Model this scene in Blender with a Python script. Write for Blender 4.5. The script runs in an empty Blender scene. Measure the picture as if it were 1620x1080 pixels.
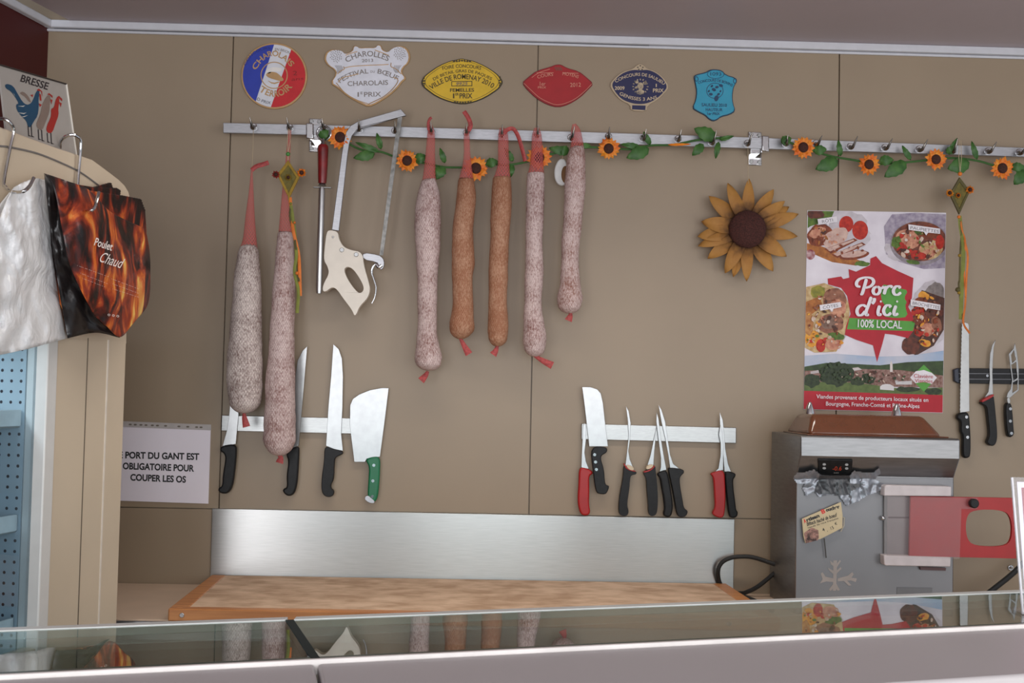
import bpy, bmesh, math, random
from mathutils import Vector, Matrix, noise
from mathutils.geometry import tessellate_polygon

random.seed(7)
SC = bpy.context.scene
COL = SC.collection

# ------------------------------------------------------------------ camera
FPX = 1900.0                       # focal length in pixels of a 1620 px wide frame
D = 3.55                           # the back wall stands at y = D
CAM = Vector((0.0, 0.0, 1.45))
YAW, PITCH, ROLL = math.radians(-1.53), math.radians(2.41), math.radians(1.2)
ROT = Matrix.Rotation(YAW, 3, 'Z') @ Matrix.Rotation(math.pi/2 + PITCH, 3, 'X') @ Matrix.Rotation(ROLL, 3, 'Z')
cd = bpy.data.cameras.new('camera')
cam = bpy.data.objects.new('camera', cd)
COL.objects.link(cam)
cam.matrix_world = Matrix.Translation(CAM) @ ROT.to_4x4()
cd.sensor_width = 36.0
cd.lens = FPX / 1620.0 * 36.0
cd.clip_start = 0.05
SC.camera = cam

# ------------------------------------------------------------------ light and exposure
SC.view_settings.view_transform = 'Standard'
SC.view_settings.look = 'None'
SC.view_settings.gamma = 1.0
SC.view_settings.use_curve_mapping = False
SC.view_settings.exposure = 0.10
wd = bpy.data.worlds.new('world')
SC.world = wd
wd.use_nodes = True
bg = wd.node_tree.nodes['Background']
bg.inputs[0].default_value = (0.86, 0.92, 1.0, 1)
bg.inputs[1].default_value = 0.55

def area(name, loc, target, sx, sy, power, colr):
    l = bpy.data.lights.new(name, 'AREA')
    l.shape = 'RECTANGLE'; l.size = sx; l.size_y = sy; l.energy = power; l.color = colr
    o = bpy.data.objects.new(name, l); COL.objects.link(o)
    o.location = loc
    o.rotation_euler = (Vector(target) - Vector(loc)).to_track_quat('-Z', 'Y').to_euler()
    return o
# daylight through the three tall panes of the shop front behind the viewer; the lamp at right is added fill for the cabinet face
for k, (x, e) in enumerate(((-1.45, 34), (0.1, 44), (1.6, 26))):
    area('shop_window_light', (x, -1.7, 1.25), (x*0.8, 3.5, 1.25), 1.2, 1.7, e, (0.96, 0.97, 1.0))
area('right_fill_light', (2.3, 0.2, 1.5), (-0.9, 2.6, 1.4), 0.9, 1.9, 15, (1.0, 0.97, 0.94))
# the narrow-beamed ceiling downlight above the worktop
lamp = area('ceiling_downlight', (0.25, 2.62, 2.5), (0.25, 2.72, 0.9), 1.7, 0.16, 7, (1.0, 0.95, 0.88))
lamp.data.spread = math.radians(112)

# ------------------------------------------------------------------ pixel -> place
def ray(px, py):
    return ROT @ Vector(((px-810.0)/FPX, -(py-540.0)/FPX, -1.0))
def atP(px, py, A, n):
    d = ray(px, py)
    t = (Vector(A) - CAM).dot(n) / d.dot(n)
    return CAM + d*t
NW = Vector((0, -1, 0))            # the back wall's normal, towards the room
def W(px, py, off=0.0):            # a point 'off' metres in front of the back wall
    return atP(px, py, (0, D-off, 0), NW)
W.n = NW
def Z(px, py, z):                  # a point at height z
    return atP(px, py, (0, 0, z), Vector((0, 0, 1)))
TH = math.radians(12.3)            # the left wall and the fridge along it are turned by this much
DL = Vector((math.sin(TH), math.cos(TH), 0)); NL = Vector((math.cos(TH), -math.sin(TH), 0))
FA = atP(190, 600, (0, 2.88, 0), NW)
def CB(px, py, off=0.0):           # a point 'off' in front of the fridge's face
    return atP(px, py, FA + NL*off, NL)
CB.n = NL

# ------------------------------------------------------------------ colour and materials
def lin(v):
    v /= 255.0
    return v/12.92 if v <= 0.04045 else ((v+0.055)/1.055)**2.4
def rgb(r, g, b, k=1.0):
    return tuple(min(0.9, lin(c)*k*0.75) for c in (r, g, b))
MATS = {}
def nodes(name):
    m = bpy.data.materials.new(name); m.use_nodes = True
    nt = m.node_tree
    return m, nt, nt.nodes['Principled BSDF'], nt.links
def mat(name, c, rough=0.5, metal=0.0, var=0.06, scale=30.0, bump=0.0, stretch=(1, 1, 1), spec=0.5, coat=0.0, c2=None, aniso=0.0, detail=4, emit=None):
    if name in MATS: return MATS[name]
    m, nt, b, L = nodes(name)
    tc = nt.nodes.new('ShaderNodeTexCoord'); mp = nt.nodes.new('ShaderNodeMapping'); nz = nt.nodes.new('ShaderNodeTexNoise')
    mp.inputs['Scale'].default_value = stretch
    nz.inputs['Scale'].default_value = scale; nz.inputs['Detail'].default_value = detail
    L.new(tc.outputs['Object'], mp.inputs[0]); L.new(mp.outputs[0], nz.inputs['Vector'])
    rp = nt.nodes.new('ShaderNodeValToRGB')
    lo = tuple(x*(1-var) for x in c); hi = tuple(min(1, x*(1+var)) for x in c)
    if c2: lo, hi = c, c2
    rp.color_ramp.elements[0].color = lo + (1,); rp.color_ramp.elements[0].position = 0.35
    rp.color_ramp.elements[1].color = hi + (1,); rp.color_ramp.elements[1].position = 0.65
    L.new(nz.outputs['Fac'], rp.inputs[0]); L.new(rp.outputs[0], b.inputs['Base Color'])
    b.inputs['Roughness'].default_value = rough; b.inputs['Metallic'].default_value = metal
    b.inputs['Specular IOR Level'].default_value = spec; b.inputs['Coat Weight'].default_value = coat
    if coat: b.inputs['Coat Roughness'].default_value = 0.12
    if aniso: b.inputs['Anisotropic'].default_value = aniso
    if bump:
        bp = nt.nodes.new('ShaderNodeBump'); bp.inputs['Strength'].default_value = bump; bp.inputs['Distance'].default_value = 0.002
        L.new(nz.outputs['Fac'], bp.inputs['Height']); L.new(bp.outputs[0], b.inputs['Normal'])
    if aniso:                                                  # brushed along x: highlights spread upright
        cx_ = nt.nodes.new('ShaderNodeCombineXYZ'); cx_.inputs[2].default_value = 1.0; L.new(cx_.outputs[0], b.inputs['Tangent'])
    if emit:
        b.inputs['Emission Color'].default_value = emit[0] + (1,); b.inputs['Emission Strength'].default_value = emit[1]
    MATS[name] = m
    return m
def paint(r, g, b, k=1.7, rough=0.55, name=None, **kw):     # a printed or painted colour
    return mat(name or 'paint_%d_%d_%d' % (r, g, b), rgb(r, g, b, k), rough, **kw)
def glassy(name, tint, ior=1.5, rough=0.0, gain=1.0):                  # clear sheet: see-through, mirrors at a glancing angle
    if name in MATS: return MATS[name]
    m, nt, b, L = nodes(name)
    nt.nodes.remove(b)
    out = nt.nodes['Material Output']
    fr = nt.nodes.new('ShaderNodeFresnel'); fr.inputs[0].default_value = ior
    tr = nt.nodes.new('ShaderNodeBsdfTransparent'); tr.inputs[0].default_value = tint + (1,)
    gl = nt.nodes.new('ShaderNodeBsdfGlossy'); gl.inputs['Roughness'].default_value = rough
    nz = nt.nodes.new('ShaderNodeTexNoise'); nz.inputs['Scale'].default_value = 3
    mx = nt.nodes.new('ShaderNodeMixShader')
    ge = nt.nodes.new('ShaderNodeNewGeometry'); ma = nt.nodes.new('ShaderNodeMath'); ma.operation = 'MULTIPLY_ADD'; ma.inputs[1].default_value = -2; ma.inputs[2].default_value = 1
    pw = nt.nodes.new('ShaderNodeMath'); pw.operation = 'POWER'; pw.inputs[0].default_value = ior     # thin sheet: the same on the way in and out
    L.new(ge.outputs['Backfacing'], ma.inputs[0]); L.new(ma.outputs[0], pw.inputs[1]); L.new(pw.outputs[0], fr.inputs[0])
    gn = nt.nodes.new('ShaderNodeMath'); gn.operation = 'MULTIPLY'; gn.use_clamp = True; gn.inputs[1].default_value = gain; L.new(fr.outputs[0], gn.inputs[0])
    L.new(gn.outputs[0], mx.inputs[0]); L.new(tr.outputs[0], mx.inputs[1]); L.new(gl.outputs[0], mx.inputs[2])
    L.new(mx.outputs[0], out.inputs[0])
    MATS[name] = m
    return m

# ------------------------------------------------------------------ mesh building
ORG = {}
def cr(pts, n=6, closed=False):                               # Catmull-Rom through points of any dimension
    P = [Vector(p) for p in pts]; N = len(P); out = []
    segs = N if closed else N-1
    for i in range(segs):
        p0 = P[(i-1) % N] if closed or i > 0 else P[i]*2 - P[i+1]
        p1 = P[i]; p2 = P[(i+1) % N]
        p3 = P[(i+2) % N] if closed or i+2 < N else P[i+1]*2 - P[i]
        for k in range(n):
            t = k/n
            out.append(0.5*((2*p1) + (p2-p0)*t + (2*p0-5*p1+4*p2-p3)*t*t + (3*p1-p0-3*p2+p3)*t*t*t))
    if not closed: out.append(P[-1])
    return out
def chaikin(pts, n=2):
    P = [tuple(p) for p in pts]
    for _ in range(n):
        Q = []
        for i in range(len(P)):
            a, b = P[i], P[(i+1) % len(P)]
            Q.append((a[0]*.75+b[0]*.25, a[1]*.75+b[1]*.25)); Q.append((a[0]*.25+b[0]*.75, a[1]*.25+b[1]*.75))
        P = Q
    return P
def ell(cx, cy, rx, ry, n=24, rot=0.0):
    c, s = math.cos(rot), math.sin(rot)
    return [(cx + rx*math.cos(a)*c - ry*math.sin(a)*s, cy + rx*math.cos(a)*s + ry*math.sin(a)*c) for a in [2*math.pi*i/n for i in range(n)]]
def cv(s, ox, oy, pts):                                       # coordinates read off an enlargement -> photo pixels
    return [(ox + x/s, oy + y/s) for x, y in pts]
def inset(pts, k):
    cx = sum(p[0] for p in pts)/len(pts); cy = sum(p[1] for p in pts)/len(pts)
    return [(cx+(x-cx)*k, cy+(y-cy)*k) for x, y in pts]

class MB:
    def __init__(s): s.v = []; s.f = []; s.m = []; s.uv = {}
    def face(s, idx, m=0, uv=None):
        if uv: s.uv[len(s.f)] = uv
        s.f.append(list(idx)); s.m.append(m)
    def prism(s, pts, off, t, P=W, holes=(), m=0):           # outline on plane P at 'off', t thick towards the plane
        loops = [pts] + list(holes)
        n = P.n
        fi, bi = [], []
        for lp in loops:
            a = len(s.v); k = len(lp)
            q = [P(x, y, off) for x, y in lp]
            s.v += q; s.v += [p - n*t for p in q]
            fi.append(list(range(a, a+k))); bi.append(list(range(a+k, a+2*k)))
        if holes:
            fl = [i for l in fi for i in l]; bl = [i for l in bi for i in l]
            for tri in tessellate_polygon([[Vector((x, y, 0)) for x, y in l] for l in loops]):
                s.face([fl[i] for i in tri], m); s.face([bl[i] for i in reversed(tri)], m)
        else:
            s.face(fi[0], m); s.face(bi[0][::-1], m)
        for a, b in zip(fi, bi):
            k = len(a)
            for i in range(k): s.face((a[i], b[i], b[(i+1) % k], a[(i+1) % k]), m)
        return s
    def flat(s, pts, off, P=W, m=0):
        a = len(s.v); s.v += [P(x, y, off) for x, y in pts]
        s.face(range(a, a+len(pts)), m); return s
    def box(s, a, b, m=0):
        i = len(s.v); x0, y0, z0 = a; x1, y1, z1 = b
        s.v += [Vector(p) for p in ((x0,y0,z0),(x1,y0,z0),(x1,y1,z0),(x0,y1,z0),(x0,y0,z1),(x1,y0,z1),(x1,y1,z1),(x0,y1,z1))]
        for q in ((0,3,2,1),(4,5,6,7),(0,1,5,4),(1,2,6,5),(2,3,7,6),(3,0,4,7)): s.face([i+k for k in q], m)
        return s
    def hexa(s, bot, top, m=0):                               # two quads, bottom and top, same winding
        i = len(s.v); s.v += [Vector(p) for p in bot] + [Vector(p) for p in top]
        for q in ((0,3,2,1),(4,5,6,7),(0,1,5,4),(1,2,6,5),(2,3,7,6),(3,0,4,7)): s.face([i+k for k in q], m)
        return s
    def tube(s, pts, r, seg=10, closed=False, m=0, ry=None, up=None, cap=True, jit=0.0):
        P = [Vector(p) for p in pts]; n = len(P)
        R = r if isinstance(r, (list, tuple)) else [r]*n
        RY = ry if isinstance(ry, (list, tuple)) else ([ry]*n if ry else R)
        T = []
        for i in range(n):
            a = P[(i-1) % n] if closed or i > 0 else P[i]
            b = P[(i+1) % n] if closed or i < n-1 else P[i]
            d = b-a
            T.append(d.normalized() if d.length > 1e-9 else Vector((0, 0, 1)))
        ref = Vector(up) if up else (Vector((0, 0, 1)) if abs(T[0].z) < 0.9 else Vector((1, 0, 0)))
        base = len(s.v); U = ref
        ln = 0.0
        lens = []
        for i in range(n):
            if i: ln += (P[i]-P[i-1]).length
            lens.append(ln)
            U = (U - T[i]*U.dot(T[i]))
            U = U.normalized() if U.length > 1e-6 else T[i].orthogonal().normalized()
            V = T[i].cross(U)
            for k in range(seg):
                a = 2*math.pi*k/seg
                p = P[i] + U*(math.cos(a)*R[i]) + V*(math.sin(a)*RY[i])
                if jit: p = p + (p-P[i])*((noise.noise(p*17)+.5*noise.noise(p*45))*jit)
                s.v.append(p)
        rings = n if closed else n-1
        for i in range(rings):
            j = (i+1) % n
            for k in range(seg):
                k2 = (k+1) % seg
                s.face((base+i*seg+k, base+i*seg+k2, base+j*seg+k2, base+j*seg+k), m,
                       ((k/seg, lens[i]), ((k+1)/seg, lens[i]), ((k+1)/seg, lens[j]), (k/seg, lens[j])))
        if cap and not closed:
            s.face([base+k for k in range(seg)][::-1], m); s.face([base+(n-1)*seg+k for k in range(seg)], m)
        return s
    def sphere(s, c, r, seg=14, rings=9, m=0, rot=None):
        c = Vector(c); rr = r if isinstance(r, (tuple, list)) else (r, r, r); b = len(s.v)
        for i in range(rings+1):
            a = math.pi*i/rings
            for k in range(seg):
                q = 2*math.pi*k/seg
                v = Vector((rr[0]*math.sin(a)*math.cos(q), rr[1]*math.sin(a)*math.sin(q), rr[2]*math.cos(a)))
                s.v.append(c + (rot @ v if rot else v))
        for i in range(rings):
            for k in range(seg):
                k2 = (k+1) % seg
                s.face((b+i*seg+k, b+(i+1)*seg+k, b+(i+1)*seg+k2, b+i*seg+k2), m)
        return s
    def cyl(s, a, b, r, seg=16, m=0, r2=None):
        return s.tube([a, b], [r, r if r2 is None else r2], seg, m=m)
    def build(s, name, mats, parent=None, bevel=0, seg=2, smooth=35, solid=0, sub=0):
        mats = mats if isinstance(mats, (list, tuple)) else [mats]
        if parent is not None: o0 = ORG[parent.name]
        else:
            n = len(s.v)
            o0 = Vector((sum(v.x for v in s.v)/n, sum(v.y for v in s.v)/n, min(v.z for v in s.v)))
        me = bpy.data.meshes.new(name)
        me.from_pydata([v-o0 for v in s.v], [], s.f)
        for mm in mats: me.materials.append(mm)
        ul = me.uv_layers.new(name='UVMap')
        for i, p in enumerate(me.polygons):
            p.material_index = s.m[i]
            if i in s.uv:
                for li, u in zip(p.loop_indices, s.uv[i]): ul.data[li].uv = u
        bm = bmesh.new(); bm.from_mesh(me)
        bmesh.ops.remove_doubles(bm, verts=bm.verts, dist=1e-6)
        if not solid: bmesh.ops.recalc_face_normals(bm, faces=bm.faces)
        for f in bm.faces: f.smooth = smooth > 0
        if smooth:
            lim = math.radians(smooth)
            for e in bm.edges:
                if len(e.link_faces) == 2: e.smooth = e.calc_face_angle(0) < lim
        bm.to_mesh(me); bm.free()
        o = bpy.data.objects.new(name, me); COL.objects.link(o)
        if parent is not None: o.parent = parent
        else: o.location = o0
        ORG[o.name] = o0
        if solid:
            md = o.modifiers.new('thickness', 'SOLIDIFY'); md.thickness = solid; md.offset = 0
        if bevel:
            md = o.modifiers.new('bevel', 'BEVEL'); md.width = bevel; md.segments = seg; md.limit_method = 'ANGLE'; md.angle_limit = math.radians(40)
            md.harden_normals = False
        if sub:
            md = o.modifiers.new('subdivision', 'SUBSURF'); md.levels = sub; md.render_levels = sub
        return o
def tag(o, label, cat, group=None, kind=None):
    if label: o['label'] = label
    if cat: o['category'] = cat
    if group: o['group'] = group
    if kind: o['kind'] = kind
    return o
def thing(name, label, cat, loc, group=None):
    o = bpy.data.objects.new(name, None); COL.objects.link(o)
    o.empty_display_size = 0.05
    o.location = loc; ORG[o.name] = Vector(loc)
    return tag(o, label, cat, group)
def struct(o):
    o['kind'] = 'structure'; return o
def text(parent, s, p0, p1, h, off, m, P=W, arc=0.0, shear=0.0, bold=0.0, name='lettering'):
    cu = bpy.data.curves.new('t', 'FONT'); cu.body = s; cu.offset = bold; cu.resolution_u = 4
    ob = bpy.data.objects.new('t', cu); COL.objects.link(ob)
    dg = bpy.context.evaluated_depsgraph_get(); dg.update()
    me = bpy.data.meshes.new_from_object(ob.evaluated_get(dg))
    vs = [v.co.copy() for v in me.vertices]; fs = [list(p.vertices) for p in me.polygons]
    bpy.data.objects.remove(ob); bpy.data.curves.remove(cu); bpy.data.meshes.remove(me)
    if not vs: return None
    x0 = min(v.x for v in vs); x1 = max(v.x for v in vs)
    cap = 0.70
    dx, dy = p1[0]-p0[0], p1[1]-p0[1]
    ln = math.hypot(dx, dy)
    mb = MB()
    for v in vs:
        u = (v.x - x0)/(x1-x0); w = v.y/cap
        u2 = u + shear*w*h/ln
        tx, ty = dx/ln, dy/ln
        nx, ny = ty, -tx                                      # 'up' in the picture
        b = arc*(1-(2*u-1)**2); sl = arc*(-4*(2*u-1))/ln
        bx = p0[0]+dx*u2 + nx*b; by = p0[1]+dy*u2 + ny*b
        gx, gy = tx+nx*sl, ty+ny*sl
        gl = math.hypot(gx, gy); gx /= gl; gy /= gl
        mb.v.append(P(bx + gy*w*h, by - gx*w*h, off))
    for f in fs: mb.face(f)
    return mb.build(name, m, parent, smooth=0)

# ------------------------------------------------------------------ materials
WALL = mat('wall_laminate', rgb(152, 134, 112, 1.36), 0.42, var=0.03, scale=3, spec=0.5)
SEAM = mat('seam_shadow_gap', rgb(70, 58, 48), 0.7)
CEIL = mat('ceiling_paint', rgb(150, 138, 140, 1.85), 0.5, var=0.03, scale=2)
WHITE = mat('white_trim', rgb(190, 190, 195, 1.6), 0.45, var=0.03)
REDWALL = mat('dark_red_wall', rgb(70, 14, 14, 1.5), 0.5, var=0.05, scale=4)
STEEL = mat('brushed_steel', (0.36, 0.36, 0.355), 0.34, 1.0, var=0.10, scale=60, stretch=(1, 1, 26), bump=0.03)
SPLASH = mat('brushed_steel_sheet', (0.48, 0.48, 0.47), 0.30, 1.0, var=0.06, scale=26, stretch=(0.6, 1, 22), bump=0.04, aniso=0.85)
ALU = mat('satin_aluminium', (0.42, 0.42, 0.44), 0.42, 1.0, var=0.08, scale=50, stretch=(1, 1, 8))
BLADE = mat('polished_blade', (0.335, 0.335, 0.335), 0.3, 1.0, var=0.05, scale=40)
CHROME = mat('chrome', (0.62, 0.62, 0.63), 0.10, 1.0, var=0.03)
DARKMETAL = mat('dark_hook_steel', (0.20, 0.18, 0.16), 0.25, 1.0, var=0.1)
BLACK = mat('black_plastic', (0.011, 0.011, 0.012), 0.45, var=0.2, scale=80, bump=0.08, spec=.28)
RUBBER = mat('black_rubber', (0.015, 0.015, 0.015), 0.6, var=0.2)
REDP = mat('red_plastic', rgb(184, 22, 24, 1.1), 0.4, var=0.05)
GREENP = mat('green_plastic', rgb(15, 110, 70, 1.4), 0.4, var=0.06)
CREAM = mat('cream_plastic', rgb(206, 198, 186, 1.75), 0.4, var=0.03)
PAPER = mat('white_paper', rgb(204, 198, 206, 1.9), 0.6, var=0.02, scale=6)
INK = mat('black_ink', (0.02, 0.02, 0.022), 0.6, var=0.2)
GOLD = mat('gilt_print', rgb(176, 140, 96, 1.5), 0.45, 0.2, var=0.1)
FRIDGE = mat('beige_enamel', rgb(190, 174, 152, 1.7), 0.4, var=0.03, scale=5)

# ------------------------------------------------------------------ the room
def zof(px, py, off=0): return W(px, py, off).z
def xof(px, py, off=0): return W(px, py, off).x
z_ceil = zof(80, 34)
xs = [xof(75, 200), xof(359, 400), xof(845, 400), xof(1327, 200)]
xs[0] = W(77, 45).x
b = MB().box((xs[0]-1.2, D+0.012, -0.05), (2.6, D+0.10, z_ceil+0.2))
gap = MB()
seam_z = zof(745, 812)
zs_top = zof(850, 66)
edges = [xs[0]-0.10] + xs[1:] + [2.3]
for i in range(len(edges)-1):
    x0, x1 = edges[i]+0.002, edges[i+1]-0.002
    if i == len(edges)-2: b.box((x0, D, 0), (x1, D+0.014, z_ceil)); continue
    b.box((x0, D, 0), (x1, D+0.014, seam_z-0.0015)); b.box((x0, D, seam_z+0.0015), (x1, D+0.014, z_ceil))
w = struct(b.build('wall_back', WALL)); tag(w, 'beige laminate panelled back wall behind the hanging sausages', 'wall')
x_, y_, z_ = 2.45, -2.9, 0.0
f = struct(MB().box((-2.6, y_, -0.05), (x_, D+0.1, 0)).build('floor', mat('floor_tile', rgb(190, 182, 172, 1.4), 0.5, var=0.08, scale=4)))
tag(f, 'grey shop floor behind the counter', 'floor')
# left wall, turned a little outwards
c0 = Vector((xs[0], D, 0))
def LW(s, w, z): return c0 + DL*s + NL*w + Vector((0, 0, z))
f = struct(MB().hexa([LW(0.02, 0, 0), LW(-6, 0, 0), LW(-6, -0.1, 0), LW(0.02, -0.1, 0)], [LW(0.02, 0, z_ceil), LW(-6, 0, z_ceil), LW(-6, -0.1, z_ceil), LW(0.02, -0.1, z_ceil)]).build('wall_left', REDWALL))
tag(f, 'dark red left wall above the refrigerated cabinet', 'wall')
f = struct(MB().hexa([(-2.9, y_, z_ceil), (x_, y_, z_ceil), (x_, D+0.1, z_ceil), (-1.2, D+0.1, z_ceil)], [(-2.9, y_, z_ceil+0.1), (x_, y_, z_ceil+0.1), (x_, D+0.1, z_ceil+0.1), (-1.2, D+0.1, z_ceil+0.1)]).build('ceiling', CEIL))
tag(f, 'grey painted shop ceiling', 'ceiling')
tz = z_ceil - zof(80, 46) + 0.0
tb = MB().box((xs[0]-0.03, D-0.022, z_ceil-tz), (2.3, D, z_ceil)).box((xs[0]-0.03, D-0.008, z_ceil-tz-0.008), (2.3, D, z_ceil-tz))
f = struct(tb.build('trim_1', WHITE, bevel=0.003)); tag(f, 'white cornice strip along the top of the back wall', 'trim')
f = struct(MB().hexa([LW(0, 0, z_ceil-tz), LW(-5, 0, z_ceil-tz), LW(-5, 0.02, z_ceil-tz), LW(0, 0.02, z_ceil-tz)], [LW(0, 0, z_ceil), LW(-5, 0, z_ceil), LW(-5, 0.02, z_ceil), LW(0, 0.02, z_ceil)]).build('trim_2', WHITE, bevel=0.003))
tag(f, 'white cornice strip along the top of the dark red wall', 'trim')

# ------------------------------------------------------------------ worktop, splashback, cutting board
ZT = 0.872
yb = D - 0.001
yf = Z(220, 979, ZT).y
wt = thing('worktop_unit', 'long cream worktop on a base cabinet along the back wall', 'worktop', (0.4, D-0.3, 0))
MB().box((-1.16, yf, ZT-0.03), (2.2, yb, ZT)).build('worktop', mat('cream_stone', rgb(196, 172, 150, 1.5), 0.4, var=0.03, scale=14), wt, bevel=0.003)
MB().box((-1.16, yf-0.004, ZT-0.05), (2.2, yf, ZT-0.004)).build('edge_strip', ALU, wt, bevel=0.0015)
MB().box((-1.14, yf+0.03, 0.0), (2.2, yb, ZT-0.03)).build('base_cabinet', mat('base_cabinet_panel', rgb(150, 140, 128), 0.5), wt)
sp = MB().prism([(335.5, 804), (1162, 821), (1160, 950), (332, 935)], 0.006, 0.0055)
tag(sp.build('steel_splashback', SPLASH, bevel=0.001), 'wide brushed steel splashback plate on the wall behind the cutting board', 'splashback')
# board
ZB = 0.902
bl = Z(347, 901, ZB); br = Z(1143, 918.5, ZB); fl = Z(266, 963, ZB)
yb0 = min(bl.y, br.y, D-0.02); yb0 = min(yb0, D-0.012)
bl.y = br.y = yb0
fl = Vector((fl.x, fl.y, ZB)); fr = Vector((Z(1192, 955, ZB).x + 0.02, fl.y, ZB))
cbt = thing('cutting_board', 'thick worn wooden butcher board lying on the worktop', 'cutting board', (0, (bl.y+fl.y)/2, ZT))
def dn(p, d): return Vector((p.x, p.y, p.z-d))
WORN = mat('worn_board_top', rgb(188, 162, 138, 1.9), 0.8, c2=rgb(160, 132, 108, 1.8), scale=13, stretch=(1.0, 1.5, 1), detail=10, bump=0.2, spec=.2)
FRAMEW = mat('orange_beech', rgb(180, 122, 72, 1.7), 0.5, c2=rgb(156, 98, 54, 1.6), scale=10, stretch=(0.4, 6, 6), bump=0.05)
def lerp(a, b, t): return a + (b-a)*t
iw = 0.045
i_bl, i_br, i_fl, i_fr = bl+Vector((iw*0.9, 0, 0)), br-Vector((iw*0.9, 0, 0)), fl+Vector((iw, iw*0.7, 0)), fr+Vector((-iw, iw*0.7, 0))
MB().hexa([dn(p, 0.029) for p in (i_fl, i_fr, i_br, i_bl)], [i_fl, i_fr, i_br, i_bl]).build('board_top', WORN, cbt)
for nm, q in (('front_rail', (fl, fr, i_fr, i_fl)), ('end_rail', (fl, i_fl, i_bl, bl)), ('end_rail', (i_fr, fr, br, i_br))):
    q2 = [p + Vector((0, 0, 0.001)) for p in q]
    MB().hexa([dn(p, 0.031) for p in q2], q2).build(nm, FRAMEW, cbt, bevel=0.003)
for px in (288, 1150):
    c = fl + Vector(((px-266)/640*1.0, 0, -0.014))
    MB().cyl(c + Vector((0, 0.004, 0)), c + Vector((0, -0.004, 0)), 0.006, 12).build('bolt', CHROME, cbt, bevel=0.001)

# ------------------------------------------------------------------ hook rail
rail = thing('hook_rail', 'long aluminium hook rail across the back wall carrying the sausages', 'rail', W(960, 222, 0.05))
mb = MB()
TOPL = [(353, 194), (640, 200.5), (920, 208.3), (1200, 217.5), (1660, 235)]
BOTL = [(353, 210), (640, 217), (920, 225.8), (1200, 235), (1660, 249)]
mb.prism(TOPL + BOTL[::-1], 0.058, 0.010)
mb.build('rail_bar', ALU, rail, bevel=0.001)
HK = [((401.6, 200.8), (395, 184.6)), ((459, 202), (453.5, 185.6)), ((513.4, 202), (509, 187)), ((568.5, 204), (567.5, 188)), ((625, 207), (624.6, 191)),
      ((683, 209.4), (681.5, 192)), ((738, 210.5), (738, 194.5)), ((793.7, 213.6), (794.8, 196.6)), ((849.7, 213.6), (851.6, 197.7)), ((903, 218), (909, 200)),
      ((962.5, 216), (964.3, 200.2)), ((1017.5, 218.7), (1022.5, 203.7)), ((1072.5, 220), (1078, 205)), ((1126, 225), (1133.7, 206)), ((1182, 227), (1190, 209)),
      ((1243, 227), (1246.7, 212.8)), ((1290.7, 227), (1301, 214)), ((1345, 232), (1357, 215)), ((1399.6, 233.5), (1412, 218.5)), ((1454, 236), (1468, 220)),
      ((1507, 238.7), (1515, 219)), ((1563, 238.7), (1577, 223.7)), ((1612, 241), (1628, 226))]
for (bx, by), (tx, ty) in HK:
    mb = MB()
    p = [W(bx, by, 0.057), W(bx, by+1.5, 0.078), W(bx+(tx-bx)*.3, by+1.0, 0.095), W(bx+(tx-bx)*.6, by-(by-ty)*.35, 0.105), W(tx, ty, 0.112)]
    q = cr(p, 5)
    mb.tube(q, [0.0062 - 0.0052*(i/(len(q)-1))**2 for i in range(len(q))], 10)
    k = mb.build('hook', DARKMETAL, rail)
    c = W(bx, by, 0.058)
    MB().cyl(c + Vector((0, 0.003, 0)), c + Vector((0, -0.006, 0)), 0.0105, 14).build('hook_nut', CHROME, k, bevel=0.002)
def bracket(pl, cl):
    x0, y0, x1, y1 = pl
    mb = MB(); mb.prism([(x0, y0), (x1, y0+1), (x1, y1+1), (x0, y1)], 0.006, 0.006)
    mb.prism([(x0+3, (y0+y1)/2-9), (x1-2, (y0+y1)/2-8), (x1-2, (y0+y1)/2+8), (x0+3, (y0+y1)/2+8)], 0.048, 0.042)
    bk = mb.build('bracket', CHROME, rail, bevel=0.002)
    for sx, sy in ((x0+4, y0+5), (x1-4, y0+6), (x0+4, y1-5), (x1-4, y1-4)):
        c = W(sx, sy, 0.006)
        MB().cyl(c, c + Vector((0, -0.005, 0)), 0.006, 12).build('screw', STEEL, bk, bevel=0.001)
    a0, b0, a1, b1 = cl
    MB().prism([(a0, b0), (a1, b0+1), (a1, b1), (a0, b1-1)], 0.066, 0.020).build('clamp', CHROME, bk, bevel=0.003)
bracket((489, 187, 509, 240), (484, 194, 496, 220))
bracket((1184, 208, 1205, 261), (1205.5, 214, 1217, 240))

# ------------------------------------------------------------------ plaques
def plaque(label, outline, rim, face, t=0.006, k=0.95, off=0.0065, smooth_n=1, face_pts=None):
    o = chaikin(outline, smooth_n) if smooth_n else outline
    cx = sum(p[0] for p in o)/len(o); cy = max(p[1] for p in o)
    r = thing('award_plaque', label, 'plaque', W(cx, cy, off/2), 'award plaques on the wall above the rail')
    MB().prism(o, off, t).build('rim', rim, r, bevel=0.0012)
    f = face_pts or inset(o, k)
    MB().prism(f, off+0.0006, 0.003).build('face', face, r)
    return r, f
L5 = lambda *p: cv(5.0625, 360, 50, p)
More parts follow.
